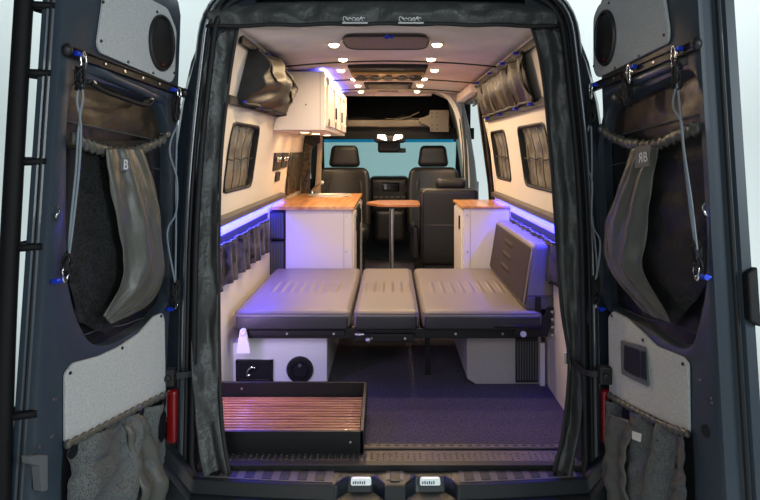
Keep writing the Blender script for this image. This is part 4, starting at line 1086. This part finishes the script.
# ------------------------------------------------------------------ dinette table and seats
t = thing('dinette_table', 'small wooden table on one grey leg between the cabinets', 'table', (.03, 5.45, 0))
top = round_poly([(-.222, 5.45, .832), (-.08, 5.22, .832), (.256, 5.22, .832), (.256, 5.66, .832), (-.10, 5.66, .832)], .07, 6)
mb = MB(); mb.prism(top, (0, 0, .026)); mb.build('table_top', 'tablewood', t, bevel=.006)
mb = MB(); mb.cyl((.015, 5.48, .005), (.015, 5.48, .832), .021, 20); mb.build('leg', 'steel', t, smooth='auto')
mb = MB(); mb.cyl((.015, 5.48, .80), (.015, 5.48, .831), .05, 20); mb.cyl((.015, 5.48, 0.001), (.015, 5.48, .012), .08, 24); mb.build('leg_flange', 'black', t, smooth='auto')

t = thing('dinette_chair', 'black leather dinette seat with its back toward the bed beside the right cabinet', 'seat', (.5, 5.6, 0))
def rbx(mb, c, s, r, fn=None, seg=(8, 4, 8)): mb.rbox(c, s, r, fn, seg); return mb
rbx(MB(), (.515, 5.48, .64), (.51, .14, .68), .045).build('backrest', 'leather', t, smooth=True)
mb = MB(); mb.tube([(.29, 5.407, .66), (.74, 5.407, .66)], .004, 6); mb.tube([(.275, 5.405, .40), (.275, 5.405, .93), (.31, 5.405, .965), (.73, 5.405, .965)], .004, 6); mb.build('piping', 'vinyl_dark', t, smooth=True)
rbx(MB(), (.53, 5.75, .44), (.54, .46, .16), .05).build('seat_cushion', 'leather', t, smooth=True)
rbx(MB(), (.22, 5.62, .50), (.07, .38, .30), .03).build('armrest', 'leather', t, smooth=True)
rbx(MB(), (.53, 5.68, .18), (.50, .50, .34), .03).build('seat_base', 'black', t, smooth=True)
rbx(MB(), (.535, 5.50, 1.015), (.27, .11, .10), .045).build('headrest', 'leather', t, smooth=True)

def front_seat(cx, Y, label):
    t = thing('front_seat', label, 'car seat', (cx, Y, 0))
    def tap(p): k = 1-.14*max(0, p.z/.31)**3; return Vector((p.x*k, p.y+.05*(p.x/.24)**2*-1+p.z*.12, p.z))
    rbx(MB(), (cx, Y+.02, .82), (.55, .13, .62), .06, tap, (14, 4, 14)).build('backrest', 'leather', t, smooth=True)
    for s in (-1, 1): rbx(MB(), (cx+s*.20, Y-.03, .78), (.09, .10, .48), .04, lambda p: Vector((p.x-s*.03*(p.z/.24), p.y+p.z*.12, p.z)), (3, 3, 10)).build('side_bolster', 'leather', t, smooth=True)
    mb = MB(); mb.tube([(cx-.19+.38*i/12, Y-.062+.10, 1.03+.012*math.sin(PI*i/12)) for i in range(13)], .004, 5); mb.build('seam', 'vinyl_dark', t)
    def hd(p): k = 1-.10*(p.z/.1); return Vector((p.x*k, p.y-.04*(1-(p.x/.14)**2)*0, p.z))
    rbx(MB(), (cx, Y+.05, 1.245), (.30, .10, .225), .05, hd, (10, 3, 8)).build('headrest', 'leather', t, smooth=True)
    for s in (-.06, .06):
        mb = MB(); mb.cyl((cx+s, Y+.06, 1.10), (cx+s, Y+.06, 1.17), .008, 8); mb.build('headrest_post', 'steel', t)
    rbx(MB(), (cx, Y-.22, .50), (.52, .50, .15), .06, None, (8, 8, 3)).build('seat_cushion', 'leather', t, smooth=True)
    rbx(MB(), (cx, Y-.14, .22), (.42, .42, .42), .03).build('seat_pedestal', 'black', t, smooth=True)
    return t
front_seat(-.47, 6.42, 'black leather cab seat with headrest on the left, seen beyond the sink')
front_seat(.455, 6.55, 'black leather cab seat with headrest on the right, behind the dinette seat')

# ------------------------------------------------------------------ cab
mb = MB()
for sx in (-1, 1):
    x = .90
    mb.box(min(sx*x, sx*(x+.02)), max(sx*x, sx*(x+.02)), 6.5, 7.9, -.03, .98)
    x = .90 if sx < 0 else .80
    mb.box(min(sx*x, sx*(x+.02)), max(sx*x, sx*(x+.02)), 6.5, 7.9, 1.42, 1.95)
S(mb.build('wall_cab', 'voidblack'))
mb = MB(); mb.box(-.92, .92, 7.15, 7.17, 1.45, 1.95); mb.box(-.92, .92, 6.3, 7.2, 1.93, 1.95); S(mb.build('wall_front', 'voidblack'))
mb = MB(); mb.box(-.92, .92, 7.7, 7.9, -.03, .93); S(mb.build('wall_firewall', 'black'))
# header panel under the overhead shelf
mb = MB(); mb.prism([(-.86, 6.40, 1.535), (-.86, 7.1, 1.49), (-.86, 7.2, 1.46), (-.86, 6.40, 1.42)], (1.72, 0, 0)); S(mb.build('trim_15', 'voidblack'))
mb = MB(); mb.box(-.70, .45, 6.35, 6.40, 1.545, 1.615)
t = tag(mb.build('overhead_shelf', 'shelf', bevel=.012), 'tan padded shelf edge across the front above the windscreen', 'shelf')
mb = MB(); mb.box(-.68, .62, 6.40, 7.12, 1.54, 1.56); mb.build('shelf_board', 'black', t)
mb = MB(); q = P(417, 121, 6.33)
pl = [P(x, y, 6.32) for x, y in ((419, 119), (429, 115), (430, 110), (449, 110), (449, 132), (430, 132), (430, 127), (419, 122))]
mb.prism(round_poly(pl, .01, 3), (0, .02, 0)); t = tag(mb.build('shelf_bracket', 'shelf', bevel=.003), 'tan perforated metal plate at the right end of the overhead shelf', 'bracket')
mb = MB()
for i in range(2):
    for j in range(5):
        if j == 2: continue
        c = P(432+i*5, 113+j*4, 6.32); mb.cyl(c, c-Vector((0, .002, 0)), .009, 8)
mb.build('holes', 'black', t)
t = thing('overhead_luggage', 'dark bundled gear lying on the overhead shelf above the cab', 'luggage', (-.1, 6.7, 1.56))
mb = MB(); mb.grid(lambda u, v: Vector((-.62+1.1*u, 6.45+.45*v, 1.562+.09*math.sin(PI*v)*(.6+.8*noise.noise(Vector((u*5, v*2, 1)))+.3)+.0)), 50, 16); mb.build('fabric', 'bagdark', t, smooth=True)
mb = MB()
for a, b in (((-.25, 1.60), (.35, 1.63)), ((-.05, 1.63), (.42, 1.585)), ((.02, 1.60), (.30, 1.69))):
    mb.tube([(a[0]+(b[0]-a[0])*i/8, 6.44, a[1]+(b[1]-a[1])*i/8+.008*math.sin(i)) for i in range(9)], .008, 5)
mb.build('straps', 'shelf', t, smooth=True)
# dome light and mirror
t = thing('dome_light', 'twin lit reading lamp above the rear view mirror', 'dome light', (0, 6.85, 1.44))
mb = MB(); mb.rbox((-.0, 6.445, 1.425), (.32, .16, .085), .03, seg=(6, 4, 2)); mb.build('housing', 'black', t, smooth=True)
for s in (-1, 1):
    mb = MB(); mb.prism(round_poly([(.0+s*.125, 6.352, 1.465), (.0+s*.125, 6.352, 1.435), (.0+s*.03, 6.352, 1.405), (.0+s*.05, 6.352, 1.465)], .01, 3), (0, .01, -.002)); mb.build('lens', 'dome', t)
    area('dome_source', (s*.09, 6.345, 1.45), (s*.12, 6.1, 1.9), .05, .35, (1, .6, .3), parent=t, shape='DISK')
t = thing('rear_view_mirror', 'black rear view mirror at the top centre of the windscreen', 'mirror', (.0, 7.0, 1.30))
mb = MB(); mb.rbox((-.01, 6.70, 1.35), (.24, .10, .14), .03, seg=(6, 3, 4)); mb.build('camera_pod', 'black', t, smooth=True)
mb = MB(); mb.rbox((.08, 6.70, 1.305), (.18, .03, .05), .014, seg=(6, 2, 3)); mb.build('mirror_head', 'black', t, smooth=True)
# windscreen
win = struct('window_4', (0, 7.5, .95))
def wsp(x, z): return Vector((x, 7.55-.55*(z-.93), z))
mb = MB(); mb.add([wsp(-.80, .85), wsp(.83, .85), wsp(.80, 1.40), wsp(-.78, 1.40)], [(0, 1, 2, 3)]); mb.build('windscreen', 'glass', win)
mb = MB(); mb.add([wsp(-.78, 1.40), wsp(.80, 1.40), wsp(.79, 1.445), wsp(-.78, 1.445)], [(0, 1, 2, 3)]); mb.build('shade_band', 'glass_band', win)
mb = MB()
for s in (-1, 1): mb.prism([wsp(s*.79, .8), wsp(s*.95, .8), wsp(s*.95, 1.5), wsp(s*.77, 1.5)], (0, .04, 0))
mb.prism([wsp(-.9, 1.435), wsp(.9, 1.435), wsp(.9, 1.6), wsp(-.9, 1.6)], (0, .04, 0)); mb.build('window_frame', 'black', win, bevel=.01)
t = thing('dashboard', 'black van dashboard with centre console and dark screen', 'dashboard', (0, 7.2, .3))
mb = MB(); mb.rbox((0, 7.45, .86), (1.74, .40, .22), .07, seg=(10, 4, 3)); mb.build('dash_top', 'black', t, smooth=True)
mb = MB(); mb.rbox((-.01, 7.2, .80), (.46, .34, .42), .06, seg=(8, 4, 8)); mb.build('centre_console', 'leather', t, smooth=True)
mb = MB(); mb.rbox((-.0, 7.15, .46), (.34, .30, .36), .05, seg=(8, 4, 8)); mb.build('lower_console', 'black', t, smooth=True)
mb = MB(); mb.rbox((.01, 7.028, .895), (.19, .012, .10), .004, seg=(4, 2, 3)); mb.build('screen', 'screen', t, smooth=True)
for i in range(6):
    mb = MB(); x = -.16+i*.062; mb.rbox((x, 7.026, .78), (.045, .012, .022), .004, seg=(2, 2, 2)); mb.build('switch', 'tag', t, smooth=True)
for s in (-.16, .17):
    mb = MB(); mb.cyl((s, 7.03, .87), (s, 7.02, .87), .035, 18); mb.build('air_vent', 'satin', t, smooth='auto')

# ------------------------------------------------------------------ sliding door opening on the right
mb = MB(); mb.prism([(wx(0)-.02, 5.12, 0), (wx(.9)-.02, 5.12, .9), (wx(1.31)-.015, 5.12, 1.31), (wx(1.84)-.015, 5.12, 1.86), (wx(1.84)+.05, 5.12, 1.86), (.93, 5.12, .9), (.93, 5.12, 0)], (0, .03, 0)); S(mb.build('trim_16', 'wall', bevel=.004))
mb = MB()
L = []
for z in (0, .4, .9, 1.2, 1.5, 1.75, 1.9):
    x = wx(min(z, 1.84))-.012
    L.append([Vector((x-.10, 6.28, z)), Vector((x, 6.22, z)), Vector((x+.02, 6.34, z)), Vector((x-.02, 6.5, z)), Vector((x-.12, 6.5, z))])
mb.loft(L, True, True); S(mb.build('trim_17', 'slatewall', smooth='auto'))
t = thing('side_door_curtain', 'dark brown curtain gathered at the rear edge of the side door opening', 'curtain', (.82, 5.2, 1.0))
Lp = [P(476, 93, 5.25), P(479, 120, 5.25), P(483.5, 155, 5.25), P(488, 193, 5.25), P(490, 240, 5.25)]; Rp = [P(482, 88, 5.22), P(487, 110, 5.2), P(492, 150, 5.2), P(497, 193, 5.2), P(500, 240, 5.2)]
cloth(Lp, Rp, 16, 40, planeY, lambda s, v: .02*math.sin(s*15+v*2)).build('fabric', 'bagbrown', t, smooth=True, solid=.003)
mb = MB(); mb.tube(smooth_line([P(470, 103, 5.4), P(474, 100, 5.35), P(477, 103, 5.3), P(473, 106, 5.35)], 14), .008, 6); mb.build('tie_cord', 'hem', t, smooth=True)
mb = MB(); L1 = [P(466, 106, 6.15), P(468, 150, 6.15), P(471, 230, 6.15)]; R1 = [P(470, 100, 6.1), P(473, 150, 6.1), P(477, 230, 6.1)]
t = thing('side_door_curtain', 'narrow grey curtain on the front pillar of the side door opening', 'curtain', L1[2])
cloth([P(459, 120, 6.15), P(462, 150, 6.15), P(464, 210, 6.15)], [P(463, 112, 6.12), P(467, 150, 6.12), P(469, 210, 6.12)], 10, 30, planeY, lambda s, v: .015*math.sin(s*12)).build('fabric', 'curtain', t, smooth=True, solid=.003)
mb = MB(); mb.box(.66, .90, 5.13, 6.26, 1.785, 1.90); S(mb.build('trim_18', 'ceil', bevel=.01))
mb = MB(); mb.box(.74, .88, 5.16, 6.2, 1.762, 1.784); S(mb.build('trim_19', 'black', bevel=.004))

# ------------------------------------------------------------------ groups for repeats
GR = {'insulated_curtain': 'curtains at the rear opening', 'door_check_strap': 'door check straps', 'tail_lamp': 'rear tail lamps', 'quilted_sunshade': 'shades in the rear door windows',
      'speaker_panel': 'speaker panels on the rear doors', 'lower_door_panel': 'lower panels on the rear doors', 'cargo_rail': 'black cargo rails', 'bungee_cord': 'bungee cords on the rear doors',
      'storage_bag': 'storage bags on the rear doors', 'mesh_pocket': 'net pockets on the rear doors', 'chrome_hook': 'chrome hooks on the rear doors', 'ceiling_stud': 'ceiling studs',
      'pleated_curtain': 'pleated window covers', 'padded_ledge': 'padded side ledges', 'led_strip': 'blue light strips', 'pocket_organiser': 'side pocket organisers', 'gear_hammock': 'upper gear hammocks',
      'louvre_vent': 'louvred vents', 'bed_cushion': 'bed cushions', 'front_seat': 'cab seats', 'side_door_curtain': 'side door curtains'}
for o in list(bpy.data.objects):
    if o.parent is None and 'label' in o and 'group' not in o:
        g = GR.get(o.name.split('.')[0])
        if g: o['group'] = g
